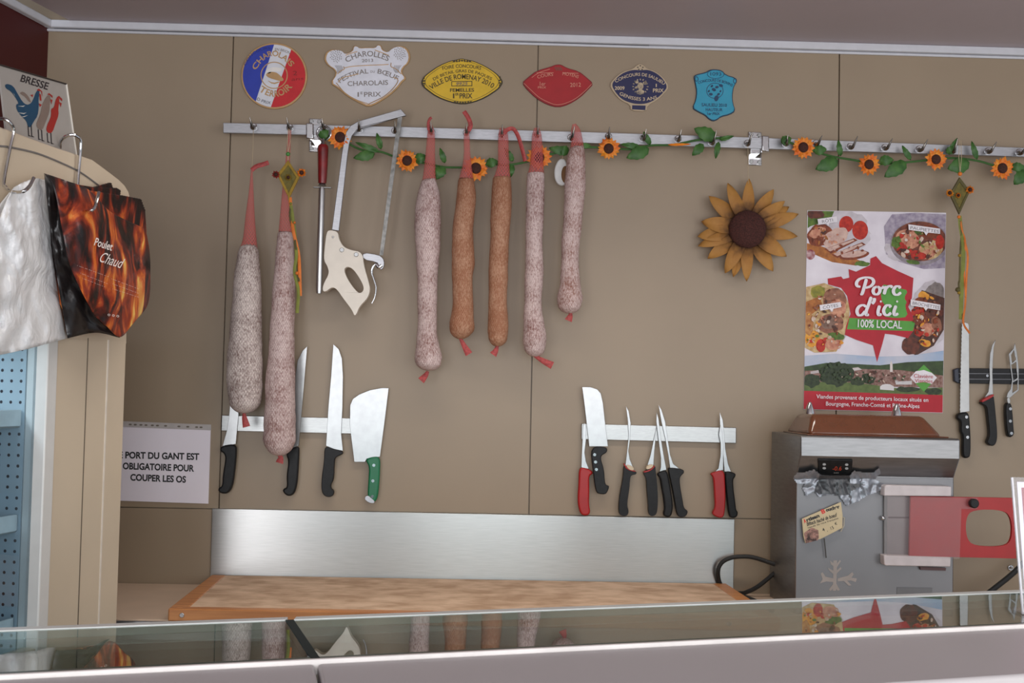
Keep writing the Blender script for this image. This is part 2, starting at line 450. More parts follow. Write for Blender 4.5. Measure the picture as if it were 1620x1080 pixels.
# tricolour
cx, cy, R = 433.7, 120, 52.4
r, _ = plaque('round blue, white and red tricolour award plaque, first of the row', ell(cx, cy, R, R, 64), GOLD, paint(196, 196, 202), smooth_n=0, k=0.945)
def seg(side):
    # the blue or the red part of the disc, cut by the slanted white band
    rr = R*0.945; A, B = ((435.7, 70.7), (405, 159.6)) if side < 0 else ((458.8, 79.6), (428, 168.5))
    dx, dy = B[0]-A[0], B[1]-A[1]
    out = []
    for i in range(120):
        a = 2*math.pi*i/120
        x, y = cx+rr*math.cos(a), cy+rr*math.sin(a)
        s = dx*(y-A[1]) - dy*(x-A[0])
        if s*side < 0: out.append((x, y))
    # keep the run contiguous
    k = max(range(len(out)), key=lambda i: math.hypot(out[i][0]-out[i-1][0], out[i][1]-out[i-1][1]))
    return out[k:] + out[:k]
MB().flat(seg(-1), 0.0074).build('blue_field', paint(34, 52, 150), r, smooth=0)
MB().flat(seg(1), 0.0074).build('red_field', paint(178, 26, 34), r, smooth=0)
MB().prism(ell(433.7, 119, 21.5, 21.5, 40), 0.0078, 0.0004, holes=[ell(433.7, 119, 20, 20, 40)]).build('ring', GOLD, r)
em = MB()
em.flat(chaikin(L5((300, 320), (345, 285), (410, 285), (440, 300), (425, 320), (360, 318), (330, 340)), 2), 0.0079, m=0)
em.flat(chaikin(L5((300, 345), (335, 320), (390, 325), (420, 350), (455, 385), (430, 400), (380, 385), (330, 370)), 2), 0.0079, m=1)
em.flat(chaikin(L5((310, 385), (365, 425), (420, 405), (412, 398), (365, 412)), 1), 0.0080, m=1)
em.build('emblem', [paint(210, 205, 200), GOLD], r, smooth=0)
text(r, 'CHAROLAIS', (405, 111), (460, 106), 8.5, 0.008, GOLD, arc=20, bold=0.02)
text(r, 'TERROIR', (409, 143), (463, 137), 10, 0.008, GOLD, arc=-13, bold=0.02)
text(r, 'EN BRION', (435, 80), (458, 86), 4.2, 0.008, paint(120, 110, 100), arc=1.5)
text(r, 'D PRIX', (406, 158), (428, 165), 4.6, 0.008, paint(70, 70, 80), arc=-1)
text(r, '2', (463.5, 119), (470, 119), 7, 0.008, paint(120, 20, 20)); text(r, 'ans', (461, 128), (480, 126), 5, 0.008, paint(120, 20, 20), shear=0.3)
text(r, 'CONCOURS', (389, 104), (428, 78), 4, 0.008, paint(28, 36, 96), arc=8)
# white shield
o = L5((775,200),(790,160),(840,140),(900,145),(935,180),(1000,155),(1008,112),(1035,112),(1052,130),(1120,125),(1188,127),(1205,102),(1230,108),(1240,145),(1290,165),(1330,128),(1385,110),(1440,130),(1468,190),(1455,250),(1410,285),(1395,330),(1435,375),(1400,402),(1365,450),(1300,510),(1200,575),(1130,605),(1060,575),(960,520),(880,450),(820,415),(870,340),(850,300),(800,270),(775,230))
r, f = plaque('white shield-shaped award plaque with gilt scrolls and wheat sheaves', o, GOLD, paint(200, 200, 208), k=0.955)
GREY = paint(120, 112, 108)
text(r, 'CHAROLLES', (549, 99), (613.5, 97), 8.5, 0.008, GREY, arc=9, bold=0.01)
text(r, '2013', (572.5, 98.5), (590.5, 97.8), 5, 0.008, GREY, bold=0.01)
text(r, 'FESTIVAL', (538, 131.5), (583, 116), 7.5, 0.008, GREY, arc=3.5, bold=0.01)
text(r, 'DU', (586, 115), (593, 115), 3.6, 0.008, GREY); text(r, 'BŒUF', (597, 116), (628, 127.5), 7.5, 0.008, GREY, arc=1.5, bold=0.01)
text(r, 'CHAROLAIS', (550, 136), (614, 134), 7.5, 0.008, GREY, bold=0.01)
text(r, '1', (565.6, 153), (567.8, 153), 7.5, 0.008, GREY); text(r, 'E', (570.5, 149), (574, 149), 4, 0.008, GREY, bold=0.01); text(r, 'PRIX', (576, 153), (603, 152.5), 7.5, 0.008, GREY, bold=0.01)
mb = MB()
for pts in (L5((885,405),(920,370),(1000,350),(1050,338)), L5((940,290),(1000,278),(1120,270),(1230,266),(1290,262)), L5((1330,365),(1365,390),(1330,450),(1250,520),(1130,580)), L5((870,410),(940,490),(1030,545),(1130,580)),
            L5((945,190),(1000,170),(1040,160)), L5((1180,148),(1240,170),(1290,190)), L5((880,340),(905,315),(935,300),(930,280)), L5((1390,340),(1350,300),(1310,280),(1310,250))):
    mb.tube([W(x, y, 0.0078) for x, y in cr(pts, 5)], 0.0013, 5)
mb.build('gilt_scroll', GOLD, r)
mb = MB()
for ox, sg in ((870, 1), (1380, -1)):
    for i in range(34):
        a = i*2.4; q = 9*math.sqrt(i+0.5)
        x, y = L5((ox + q*math.cos(a)*0.95, (195 if sg > 0 else 175) + q*math.sin(a)*1.0))[0]
        mb.flat(ell(x, y, 1.3, 0.55, 8, math.radians(60 + 40*sg*math.cos(a))), 0.0078)
    for i in range(5):
        p = L5((ox-10*sg+i*12*sg, 270), (ox+10*sg+i*10*sg, 300), (ox+5*sg+i*7*sg, 330))
        mb.tube([W(x, y, 0.0078) for x, y in cr(p, 4)], 0.0006, 4)
mb.build('wheat_print', GREY, r, smooth=0)
# yellow
L6 = lambda *p: cv(5.226, 650, 70, p)
o = L6((85,310),(100,275),(130,245),(230,175),(330,135),(375,128),(420,115),(470,128),(515,135),(620,180),(710,240),(745,280),(762,312),(745,345),(720,375),(620,440),(520,480),(430,497),(330,480),(210,435),(115,365),(92,340))
r, f = plaque('yellow oval award plaque with black lettering', o, mat('black_enamel', rgb(50, 42, 20, 1.3), 0.4), paint(196, 160, 34), k=0.965)
INKB = paint(62, 50, 20)
mb = MB()
e = inset(chaikin(o, 1), 0.915); e2 = inset(chaikin(o, 1), 0.90)
mb.prism(e, 0.0076, 0.0003, holes=[e2])
mb.build('inner_line', INKB, r, smooth=0)
for (px, py, n, dx, dy) in ((423, 135, 7, 22, 0), (430, 483, 7, 22, 0), (108, 315, 4, 0, 22), (735, 310, 4, 0, 22)):
    mb = MB()
    for i in range(n):
        t = i-(n-1)/2
        x, y = L6((px+dx*t, py+dy*t+abs(t)*(2 if py < 300 else -2)))[0]
        mb.flat(ell(x, y, 2.2, 1.5, 8, t), 0.0078)
    mb.build('ornament_print', INKB, r, smooth=0)
text(r, 'FOIRE CONCOURS', (700.5, 111), (760.5, 110.5), 5.4, 0.008, INKB, arc=3.8, bold=0.012)
text(r, 'DE BETAIL GRAS DE PAQUES', (686.5, 127.5), (777, 127), 4.6, 0.008, INKB, arc=13, bold=0.01)
text(r, 'VILLE DE ROMENAY 2010', (682.5, 142), (779, 139.5), 7.8, 0.008, INKB, arc=16, bold=0.015)
mb = MB(); mb.prism(L6((335, 305), (508, 303), (508, 346), (335, 348)), 0.0076, 0.0002, holes=[L6((341, 311), (502, 309), (502, 340), (341, 342))]); mb.build('number_box', INKB, r, smooth=0)
text(r, '9925', (721, 135.2), (739, 134.5), 5, 0.008, paint(60, 60, 90), shear=0.3)
text(r, 'FEMELLES', (712, 145.2), (750, 144.8), 5.4, 0.008, INKB, bold=0.02)
text(r, '1', (716.6, 155.5), (718.8, 155.5), 8, 0.008, INKB); text(r, 'ER', (720.5, 151), (726, 151), 4, 0.008, INKB, bold=0.02); text(r, 'PRIX', (727, 155.5), (747.5, 155.3), 8, 0.008, INKB, bold=0.02)
# red
o = L6((918,318),(960,280),(1040,217),(1150,187),(1190,170),(1218,166),(1245,168),(1290,195),(1390,222),(1450,270),(1512,325),(1470,370),(1400,440),(1300,500),(1215,522),(1130,500),(1040,450),(960,375))
r, f = plaque('dark red lens-shaped award plaque across the panel seam', o, paint(122, 20, 26), paint(146, 18, 24), k=0.95)
PINK = paint(190, 130, 110)
mb = MB()
for pts in (L6((935,322),(990,375),(1070,445),(1170,492),(1215,500)), L6((1495,328),(1440,385),(1360,450),(1270,490),(1215,500)), L6((1040,236),(1180,236)), L6((1255,236),(1385,240)), L6((1000,275),(1060,235),(1150,205))):
    mb.tube([W(x, y, 0.0076) for x, y in cr(pts, 5)], 0.0008, 5)
mb.build('inner_line', PINK, r)
mb = MB()
for i in range(6): mb.flat(ell(*L6((1195+i*10, 195+(i % 2)*14))[0], 1.4, 1.8, 8), 0.0078)
mb.build('crest_print', paint(110, 60, 50), r, smooth=0)
text(r, 'COURS', (851, 124.5), (875, 120), 5.2, 0.008, PINK, arc=1); text(r, 'MOYENS', (890, 119), (914.5, 124), 5.2, 0.008, PINK, arc=1)
text(r, '1er', (854, 135.5), (863, 135.5), 6.5, 0.008, PINK); text(r, 'PRIX', (851, 140), (864, 140), 3.6, 0.008, PINK); text(r, '2012', (902, 137.5), (919, 137), 6.5, 0.008, PINK)
# navy
L7 = lambda *p: cv(6.2308, 940, 80, p)
o = L7((150,335),(200,270),(280,207),(385,177),(415,145),(455,128),(495,150),(520,177),(600,202),(680,260),(742,355),(700,415),(620,490),(528,538),(517,600),(360,592),(356,533),(260,490),(190,412))
fp = chaikin(L7((180,335),(220,280),(295,220),(390,193),(455,200),(520,193),(590,215),(662,270),(715,352),(680,405),(605,475),(520,515),(440,522),(360,510),(272,472),(212,400)), 2)
fp = inset(fp, 1.035)
r, f = plaque('small navy blue award plaque with cream rim and lower tab', o, mat('cream_enamel', rgb(176, 156, 130, 1.5), 0.4), paint(26, 26, 66), face_pts=fp)
CR = paint(190, 170, 140)
MB().prism(L7((376, 538), (508, 542), (504, 586), (374, 578)), 0.0075, 0.002).build('name_tab', paint(26, 26, 66), r)
mb = MB()
for i in range(16):
    a = 2*math.pi*i/16; x, y = 455 + 72*math.cos(a), 355 + 72*math.sin(a)
    mb.flat(ell(*L7((x, y))[0], 1.6, 1.1, 7, a), 0.0078)
mb.flat(ell(*L7((455, 350))[0], 5.0, 6.0, 14), 0.0076)
mb.flat(ell(*L7((420, 365))[0], 3.4, 2.2, 10), 0.0078); mb.flat(ell(*L7((455, 408))[0], 6.5, 4.2, 10), 0.0079); mb.flat(ell(*L7((500, 320))[0], 3.4, 2.6, 10), 0.0078); mb.flat(ell(*L7((420, 310))[0], 3.0, 2.4, 10), 0.0078)
mb.build('emblem', mat('cream_emblem', rgb(190, 170, 140, 1.5), 0.5, c2=rgb(60, 58, 76), scale=120), r, smooth=0)
mb = MB()
for q in ((430,165),(455,150),(480,165),(440,185),(472,186)): mb.flat(ell(*L7(q)[0], 1.4, 1.0, 7), 0.0068)
mb.build('crest_print', paint(60, 50, 40), r, smooth=0)
text(r, 'CONCOURS DE SAULIEU', (974.5, 131), (1050, 134.5), 4.8, 0.008, CR, arc=12.8, bold=0.005)
text(r, '2009', (972.5, 142), (988, 142), 5.5, 0.008, CR, bold=0.012); text(r, '1', (1037.5, 137.5), (1039, 137.5), 5, 0.008, CR, bold=0.012); text(r, 'PRIX', (1033, 146), (1050, 146), 6, 0.008, CR, bold=0.012)
text(r, 'GENISSES 3 ANS', (979.5, 149.5), (1040, 156), 5.2, 0.008, CR, arc=-6.2, bold=0.005)
# turquoise
o = L7((980,258),(1000,235),(1105,212),(1135,188),(1190,181),(1262,193),(1297,237),(1400,268),(1410,300),(1375,360),(1363,450),(1370,520),(1395,595),(1340,632),(1250,652),(1212,685),(1170,697),(1125,672),(1098,640),(1020,602),(965,567),(1000,490),(1010,400),(995,320))
r, f = plaque('turquoise shield-shaped award plaque, last of the row', o, paint(20, 54, 78), mat('turquoise_enamel', rgb(44, 140, 168, 1.6), 0.12, var=0.03, coat=0.6), k=0.955)
NV = paint(20, 54, 84)
mb = MB(); mb.prism(ell(*L7((1198, 232))[0], 13.5, 7.2, 28), 0.0076, 0.0003, holes=[ell(*L7((1198, 232))[0], 12.7, 6.4, 28)]); mb.build('number_ring', NV, r, smooth=0); mb = MB()
mb.prism(ell(*L7((1190, 395))[0], 13.6, 12.6, 32), 0.0076, 0.0003, holes=[ell(*L7((1190, 395))[0], 12.6, 11.6, 32)])
for q, s_ in (((1160, 350), 2.4), ((1210, 360), 3.0), ((1180, 385), 3.6), ((1250, 345), 3.4), ((1150, 430), 3.2), ((1205, 470), 5.0), ((1225, 430), 2.6), ((1130, 400), 2.2), ((1245, 400), 2.0)):
    mb.flat(ell(*L7(q)[0], s_, s_*0.7, 9, s_), 0.0078)
mb.build('emblem', NV, r, smooth=0)
for q in ((1010, 280), (1388, 300)): MB().prism(ell(*L7(q)[0], 3.0, 4.2, 14), 0.0077, 0.0003, holes=[ell(*L7(q)[0], 1.9, 3.0, 14)]).build('corner_scroll', NV, r, smooth=0)
text(r, '1093', (1124, 119.6), (1141, 119.6), 5.6, 0.008, NV); text(r, 'CONCOURS DE BOVINS', (1105, 133), (1158, 137), 4.2, 0.008, NV, arc=6, bold=0.015)
text(r, 'SAULIEU 2010', (1110, 168), (1150, 169), 5, 0.008, NV, bold=0.015); text(r, 'HAUTEUR', (1116.5, 175.5), (1143, 176), 4.6, 0.008, NV, bold=0.015); text(r, '1er PRIX', (1119, 181.8), (1139, 182), 4.4, 0.008, NV, bold=0.015)

# ------------------------------------------------------------------ sausages in their nets
def diamond(nt, L, nu, nv):
    """0..1 lines of a knotted net from the UV map: u round the sausage, v along it in metres"""
    uv = nt.nodes.new('ShaderNodeUVMap'); uv.uv_map = 'UVMap'
    sx = nt.nodes.new('ShaderNodeSeparateXYZ'); L.new(uv.outputs[0], sx.inputs[0])
    outs = []
    for sg in (1, -1):
        a = nt.nodes.new('ShaderNodeMath'); a.operation = 'MULTIPLY'; a.inputs[1].default_value = nu
        b = nt.nodes.new('ShaderNodeMath'); b.operation = 'MULTIPLY'; b.inputs[1].default_value = nv*sg
        L.new(sx.outputs[0], a.inputs[0]); L.new(sx.outputs[1], b.inputs[0])
        c = nt.nodes.new('ShaderNodeMath'); c.operation = 'ADD'; L.new(a.outputs[0], c.inputs[0]); L.new(b.outputs[0], c.inputs[1])
        d = nt.nodes.new('ShaderNodeMath'); d.operation = 'PINGPONG'; d.inputs[1].default_value = 0.5; L.new(c.outputs[0], d.inputs[0])
        outs.append(d)
    mn = nt.nodes.new('ShaderNodeMath'); mn.operation = 'MINIMUM'
    L.new(outs[0].outputs[0], mn.inputs[0]); L.new(outs[1].outputs[0], mn.inputs[1])
    return mn                                                  # 0 on a thread, up to 0.5 in a mesh
def sausage_mat(name, white, meat, net, whiteness, nu=34, nv=84):
    m, nt, b, L = nodes(name)
    tc = nt.nodes.new('ShaderNodeTexCoord')
    big = nt.nodes.new('ShaderNodeTexNoise'); big.inputs['Scale'].default_value = 16; big.inputs['Detail'].default_value = 5
    fine = nt.nodes.new('ShaderNodeTexNoise'); fine.inputs['Scale'].default_value = 250; fine.inputs['Detail'].default_value = 4; fine.inputs['Roughness'].default_value = .65
    L.new(tc.outputs['Object'], big.inputs[0]); fm = nt.nodes.new('ShaderNodeMapping'); fm.inputs['Scale'].default_value = (1, 1, .5); L.new(tc.outputs['Object'], fm.inputs[0]); L.new(fm.outputs[0], fine.inputs[0])
    s = nt.nodes.new('ShaderNodeMath'); s.operation = 'MULTIPLY_ADD'; s.inputs[1].default_value = .62; bw = nt.nodes.new('ShaderNodeMath'); bw.operation = 'MULTIPLY'; bw.inputs[1].default_value = .38
    L.new(big.outputs['Fac'], bw.inputs[0]); L.new(fine.outputs['Fac'], s.inputs[0]); L.new(bw.outputs[0], s.inputs[2])
    hf = nt.nodes.new('ShaderNodeMath'); hf.operation = 'MULTIPLY'; hf.inputs[1].default_value = 1.0; L.new(s.outputs[0], hf.inputs[0])
    rp = nt.nodes.new('ShaderNodeValToRGB')
    rp.color_ramp.elements[0].position = 0.66-0.42*whiteness-0.10; rp.color_ramp.elements[0].color = meat + (1,)
    rp.color_ramp.elements[1].position = 0.66-0.42*whiteness+0.10; rp.color_ramp.elements[1].color = white + (1,)
    L.new(hf.outputs[0], rp.inputs[0])
    dm = diamond(nt, L, nu, nv)
    ln = nt.nodes.new('ShaderNodeMapRange'); ln.inputs['From Min'].default_value = 0.03; ln.inputs['From Max'].default_value = 0.14
    ln.inputs['To Min'].default_value = 0.6; ln.inputs['To Max'].default_value = 0.0
    L.new(dm.outputs[0], ln.inputs['Value'])
    mx = nt.nodes.new('ShaderNodeMix'); mx.data_type = 'RGBA'
    L.new(ln.outputs[0], mx.inputs['Factor']); L.new(rp.outputs[0], mx.inputs['A']); mx.inputs['B'].default_value = net + (1,)
    L.new(mx.outputs['Result'], b.inputs['Base Color'])
    b.inputs['Roughness'].default_value = 0.7
    bp = nt.nodes.new('ShaderNodeBump'); bp.inputs['Strength'].default_value = 0.6; bp.inputs['Distance'].default_value = 0.0025
    h = nt.nodes.new('ShaderNodeMath'); h.operation = 'MULTIPLY_ADD'; h.inputs[1].default_value = 0.7
    L.new(fine.outputs['Fac'], h.inputs[0]); L.new(dm.outputs[0], h.inputs[2])
    L.new(h.outputs[0], bp.inputs['Height']); L.new(bp.outputs[0], b.inputs['Normal'])
    return m
PALE = rgb(204, 186, 182, 1.6)
SM_GREY = sausage_mat('mould_white_sausage', rgb(208, 196, 190, 1.6), rgb(116, 92, 84, 1.3), rgb(150, 122, 118, 1.3), 0.46)
SM_PINK = sausage_mat('pink_white_sausage', PALE, rgb(126, 84, 74, 1.3), rgb(160, 112, 110, 1.3), 0.48)
SM_MID = sausage_mat('blotched_sausage', PALE, rgb(134, 90, 74, 1.3), rgb(164, 112, 106, 1.3), 0.44)
SM_BROWN = sausage_mat('brown_sausage', rgb(186, 148, 122, 1.5), rgb(140, 88, 62, 1.45), rgb(186, 136, 100, 1.45), 0.27)
def net_mat(name, nu, nv, c, lo=0.16):
    m, nt, b, L = nodes(name)
    b.inputs['Base Color'].default_value = c + (1,); b.inputs['Roughness'].default_value = 0.6
    dm = diamond(nt, L, nu, nv)
    ln = nt.nodes.new('ShaderNodeMapRange'); ln.inputs['From Min'].default_value = lo; ln.inputs['From Max'].default_value = lo+0.06
    ln.inputs['To Min'].default_value = 1.0; ln.inputs['To Max'].default_value = 0.14
    L.new(dm.outputs[0], ln.inputs['Value']); L.new(ln.outputs[0], b.inputs['Alpha'])
    return m
NET = net_mat('pink_net', 14, 90, rgb(196, 92, 88, 1.4), .06)
STRIP = mat('red_net_strip', rgb(170, 66, 64, 1.3), 0.6, var=0.25, scale=160)
TWINE = mat('pale_twine', rgb(190, 170, 140, 1.3), 0.8)
def rows_to(rows, off, n=5, flat=1.0):
    R = cr([Vector((y, a, b)) for y, a, b in rows], n)
    pts, rad, rad2 = [], [], []
    for y, a, b in R:
        l, r = W(a, y, off), W(b, y, off)
        pts.append((l+r)/2); rad.append(max(0.0012, (r-l).length/2)); rad2.append(max(0.0012, (r-l).length/2*flat))
    return pts, rad, rad2
def sausage(label, rows, tip, skin, net_rows, tail, off=0.098, extra=()):
    r = thing('dry_sausage', label, 'sausage', W(tip[0], tip[1], off), 'dry sausages hanging from the rail')
    y0, a0, b0 = rows[-1]
    rr = list(rows)
    for t in (0.35, 0.6, 0.8, 0.93):                           # rounded lower end
        k = math.sqrt(1-t*t); y = y0 + (tip[1]-y0)*t; c = (a0+b0)/2 + (tip[0]-(a0+b0)/2)*t
        rr.append((y, c-(b0-a0)/2*k, c+(b0-a0)/2*k))
    rr.append((tip[1], tip[0]-1.5, tip[0]+1.5))
    y1, a1, b1 = rows[0]
    rr = [(y1-5, (a1+b1)/2-(b1-a1)*0.22, (a1+b1)/2+(b1-a1)*0.22), (y1-3, (a1+b1)/2-(b1-a1)*0.38, (a1+b1)/2+(b1-a1)*0.38)] + rr
    p, ra, rb = rows_to(rr, off)
    MB().tube(p, ra, 28, up=(1, 0, 0), jit=0.09).build('sausage_body', skin, r, smooth=80)
    if net_rows:
        p, ra, rb = rows_to(net_rows, off, 5, 0.45)
        k = len(p)
        MB().tube(p, ra, 16, up=(1, 0, 0), ry=rb, cap=False).build('net_sleeve', NET, r, smooth=80)
    t3 = [W(x, y, off+0.004) for x, y in cr(tail, 4)]
    MB().tube(t3, [0.004 + 0.007*i/(len(t3)-1) for i in range(len(t3))], 8, ry=0.0022, up=(1, 0, 0)).build('net_tail', STRIP, r)
    for nm, pts, rad, m in extra:
        q = [W(x, y, o) for x, y, o in cr(pts, 5)]
        MB().tube(q, rad, 8, ry=min(rad, 0.002), up=(0, 1, 0) if rad < 0.002 else (1, 0, 0)).build(nm, m, r)
    return r
HO = 0.086
sausage('thick grey-white sausage, leftmost on the rail, hanging low on a thread', [(392, 379, 407), (410, 374, 410.6), (470, 368.5, 413), (520, 364, 414), (560, 360, 414.7), (600, 358, 415), (630, 361, 413.2)], (387, 654), SM_GREY,
        [(268, 397, 399.5), (300, 394, 401), (340, 388.5, 403), (378, 384, 406), (400, 377, 409)], [(386, 653), (387, 662), (390, 675)],
        extra=[('thread', [(401, 203, HO-.012), (400, 235, .095), (398.5, 270, .098)], 0.0008, TWINE), ('net_knot', [(398, 269, .1), (406, 263, .1), (416, 260, .1), (425, 257, .1)], 0.0065, STRIP)])
sausage('longest pink-white sausage, hanging behind the bead and ribbon ornament', [(371, 440, 463), (400, 436.6, 464.8), (440, 433, 466), (500, 428.7, 466), (560, 424.7, 466), (600, 421, 467), (640, 419.5, 468), (690, 417, 467.8)], (441, 721), SM_PINK,
        [(206, 456, 461), (250, 452, 459), (300, 446.5, 458.5), (335, 443.5, 460), (372, 440, 463), (385, 438, 464)], [(441, 720), (444, 724), (442, 732)])
sausage('large white sausage with a bulging foot, third from the left of the rail', [(288, 667, 690.5), (310, 660, 695.8), (350, 656.4, 697.5), (395, 657.5, 696.5), (437, 660, 693), (480, 661, 691), (530, 659.5, 692), (560, 657, 698.5), (572, 657.5, 698.5)], (677, 586), SM_PINK,
        [(196, 680, 683), (212, 676, 688), (250, 672.5, 688.5), (285, 668, 690), (300, 663, 694)], [(677, 587), (673, 594), (666, 602)],
        extra=[('net_loop', [(678, 206, .1), (677.5, 195, .1), (680, 188, .1), (683, 186, .1)], 0.004, STRIP)])
sausage('brown lumpy sausage under the red strip pointing up at the yellow plaque', [(287, 725, 750.5), (320, 721, 752), (370, 715.6, 749.6), (412, 715, 751.5), (436, 715, 748), (470, 716.7, 747.8), (500, 713, 750), (514, 710.8, 750.4)], (725, 536), SM_BROWN,
        [(200, 736, 740.5), (215, 733.5, 743), (240, 733.7, 744), (262, 731.5, 746.5), (287, 725, 750), (305, 723, 751)], [(728, 535), (735, 548), (742, 560)],
        extra=[('net_strip', [(741, 207, .1), (744.5, 198, .1), (741, 187, .1), (734, 176, .1)], 0.0065, STRIP)])
sausage('even brown sausage with the red strip looped over beside it', [(285, 779.5, 809), (330, 776.5, 809.5), (380, 775.6, 805), (440, 773, 803), (490, 772.7, 802), (520, 771.6, 804.4), (530, 772.6, 803)], (785.5, 548), SM_BROWN,
        [(202, 790, 798), (215, 788, 804), (240, 787.5, 805), (262, 787, 806), (285, 780, 808.5), (300, 778, 809)], [(787, 547), (784, 555), (780, 561)],
        extra=[('net_strip', [(797, 211, .1), (803, 205, .105), (812, 204, .105), (819, 214, .105), (825, 232, .103), (831, 255, .1)], 0.006, STRIP)])
sausage('long pale sausage in front of the sunflower, tail pointing right', [(278, 833.5, 861), (320, 831.8, 861.4), (380, 831.4, 858.5), (437, 830.5, 859.5), (480, 829, 857), (510, 828.4, 861), (537, 826.3, 865.5), (547, 828, 864)], (843, 564), SM_PINK,
        [(202, 845, 853), (215, 841.5, 857), (240, 840, 859), (262, 838, 860), (280, 833.5, 861.5), (296, 832.5, 861)], [(845, 562), (858, 570), (874, 578)])
sausage('short white sausage hung tight under the hook, rightmost of the seven', [(236, 902, 924.5), (255, 896.5, 926.8), (300, 893, 926), (350, 890.6, 921), (395, 888, 917), (420, 887.5, 916), (450, 885.5, 918), (470, 881.8, 921), (481, 882.5, 920)], (902, 496), SM_MID,
        [(196, 905, 911), (206, 903, 918), (222, 903.5, 922), (240, 900.5, 925), (252, 897, 926)], [(903, 495), (902, 500), (899, 507)])

# ------------------------------------------------------------------ honing steel and bone saw
r = thing('honing_steel', 'butcher honing steel with a red handle hanging by its ring', 'sharpening steel', W(505, 464, 0.085))
ring = [W(512.5+11*math.cos(a), 210.5+11*math.sin(a), 0.086) for a in [2*math.pi*i/24 for i in range(24)]]
MB().tube(ring, 0.003, 8, closed=True).build('hanging_ring', CHROME, r)
MB().tube([W(512, 219, .086), W(511.6, 223, .086), W(511.4, 229, .086)], [.004, .005, .010], 12).build('ferrule', STEEL, r)
q = cr([(511.3, 229), (511, 236), (510.7, 255), (510.2, 278), (509.8, 290)], 4)
MB().tube([W(x, y, .086) for x, y in q], [0.0125, .0140, .0150, .0156, .0158, .0158, .0155, .0152, .0149, .0146, .0142, .0138, .0134, .0130, .0126, .0124, .012][:len(q)], 8).build('handle', mat('dark_red_wood', rgb(130, 26, 28, 1.5), 0.3, c2=rgb(100, 18, 20, 1.4), scale=30, coat=0.3), r, smooth=50)
MB().prism([(495.6, 294.8), (524, 295.8), (524, 297.6), (495.6, 296.6)], .092, .012).build('guard', STEEL, r, bevel=0.001)
MB().tube([W(509.8, 290, .086), W(509.6, 294, .086)], [.008, .012], 12).build('collar', STEEL, r)
MB().tube([W(509.4, 296, .086), W(509.2, 303, .086), W(507, 380, .086), W(504.9, 458, .086), W(504.7, 464, .086)], [.008, .0098, .0096, .0092, .0075], 20).build('rod', mat('ridged_steel', (0.6, 0.6, 0.6), 0.35, 1.0, var=0.12, scale=300, stretch=(1, 1, 0.05), bump=0.1), r)
S7 = lambda *p: cv(3.0853, 340, 170, p)
r = thing('bone_saw', 'butcher bone saw with a cream handle hanging from the rail', 'saw', W(560, 498, 0.08))
so = 0.082
bar = S7((908,7),(700,66),(662,88),(640,120),(628,170),(618,230),(570,597),(605,602),(648,225),(656,175),(668,138),(690,111),(718,95),(934,38))
MB().prism(bar, so+.006, .012).build('frame', ALU, r, bevel=0.0015)
MB().prism(S7((893,46),(914,46),(821,722),(803,720)), so+.001, .002).build('blade', mat('saw_blade', (0.22, 0.215, 0.205), 0.5, 1.0, var=0.3, scale=60), r)
hd = chaikin(S7((545,608),(560,597),(600,605),(604,640),(625,678),(660,695),(720,706),(726,770),(750,850),(758,890),(745,930),(705,970),(692,1005),(681,1018),(670,988),(625,930),(595,885),(570,875),(540,900),(524,893),(530,860),(558,810),(550,775),(531,745),(536,680)), 2)
hole = chaikin(S7((628,790),(645,775),(672,785),(702,825),(727,872),(724,898),(703,907),(680,885),(645,835)), 2)
MB().prism(hd, so+.014, .028, holes=[hole]).build('handle', CREAM, r, bevel=0.005, seg=3)
for x, y in S7((620, 695), (690, 718), (577, 632)):
    c = W(x, y, so+.013)
    MB().cyl(c, c + Vector((0, -.004, 0)), .0065 if x > 530 else .003, 14).build('screw', STEEL, r, bevel=.001)
MB().prism(chaikin(S7((720,706),(800,718),(822,735),(828,760),(822,785),(806,795),(800,770),(790,755),(722,742)), 1), so+.005, .010).build('blade_clamp', ALU, r, bevel=.0015)
q = cr([W(x, y, so+.004) for x, y in S7((815,770),(800,780),(785,765),(768,785),(766,810),(778,845),(786,880),(780,925),(766,956))], 5)
MB().tube(q, [.0055 - .004*i/(len(q)-1) for i in range(len(q))], 10).build('tension_lever', CHROME, r)

# ------------------------------------------------------------------ knives on their magnetic bars
def bar_thing(label, pts, off, m, name='magnetic_knife_bar'):
    return tag(MB().prism(pts, off, off-0.0004).build(name, m, bevel=.0015), label, 'knife bar')
bar_thing('left steel magnetic knife bar behind the cleaver with the green handle', [(350.7, 656.4), (590, 662), (590, 687), (350, 681.4)], .014, STEEL)
bar_thing('middle steel magnetic knife bar on the wall above the splashback', cv(4.32, 890, 590, ((130, 345), (1187, 372), (1187, 480), (128, 453))), .014, STEEL)
def knife(label, blade, handle, hmat, conv, off=.017, hoff=.027, ht=.020, rivets=(), extra=(), name='butcher_knife', holes=(), smooth_b=0, smooth_h=2, cat='knife'):
    B = conv(*blade); H = conv(*handle)
    H = chaikin(H, smooth_h); B = chaikin(B, smooth_b) if smooth_b else B
    bx = max(H, key=lambda p: p[1])
    r = thing(name, label, cat, W(bx[0], bx[1], off), 'knives on the magnetic bars')
    MB().prism(B, off+.001, .0022, holes=[conv(*h) for h in holes]).build('blade', BLADE, r, bevel=.0006, seg=1)
    h = MB().prism(H, hoff, ht).build('handle', hmat, r, bevel=.005, seg=3)
    for x, y in conv(*rivets) if rivets else ():
        c = W(x, y, hoff-.0015)
        MB().cyl(c, c + Vector((0, -.0025, 0)), .0045, 12).build('rivet', CHROME, h)
    for nm, pts, m, o, t in extra:
        MB().prism(chaikin(conv(*pts), 1), o, t).build(nm, m, r, bevel=.001)
    return r
K3 = lambda *p: cv(3.4839, 330, 500, p)
K4 = lambda *p: cv(4.32, 890, 590, p)
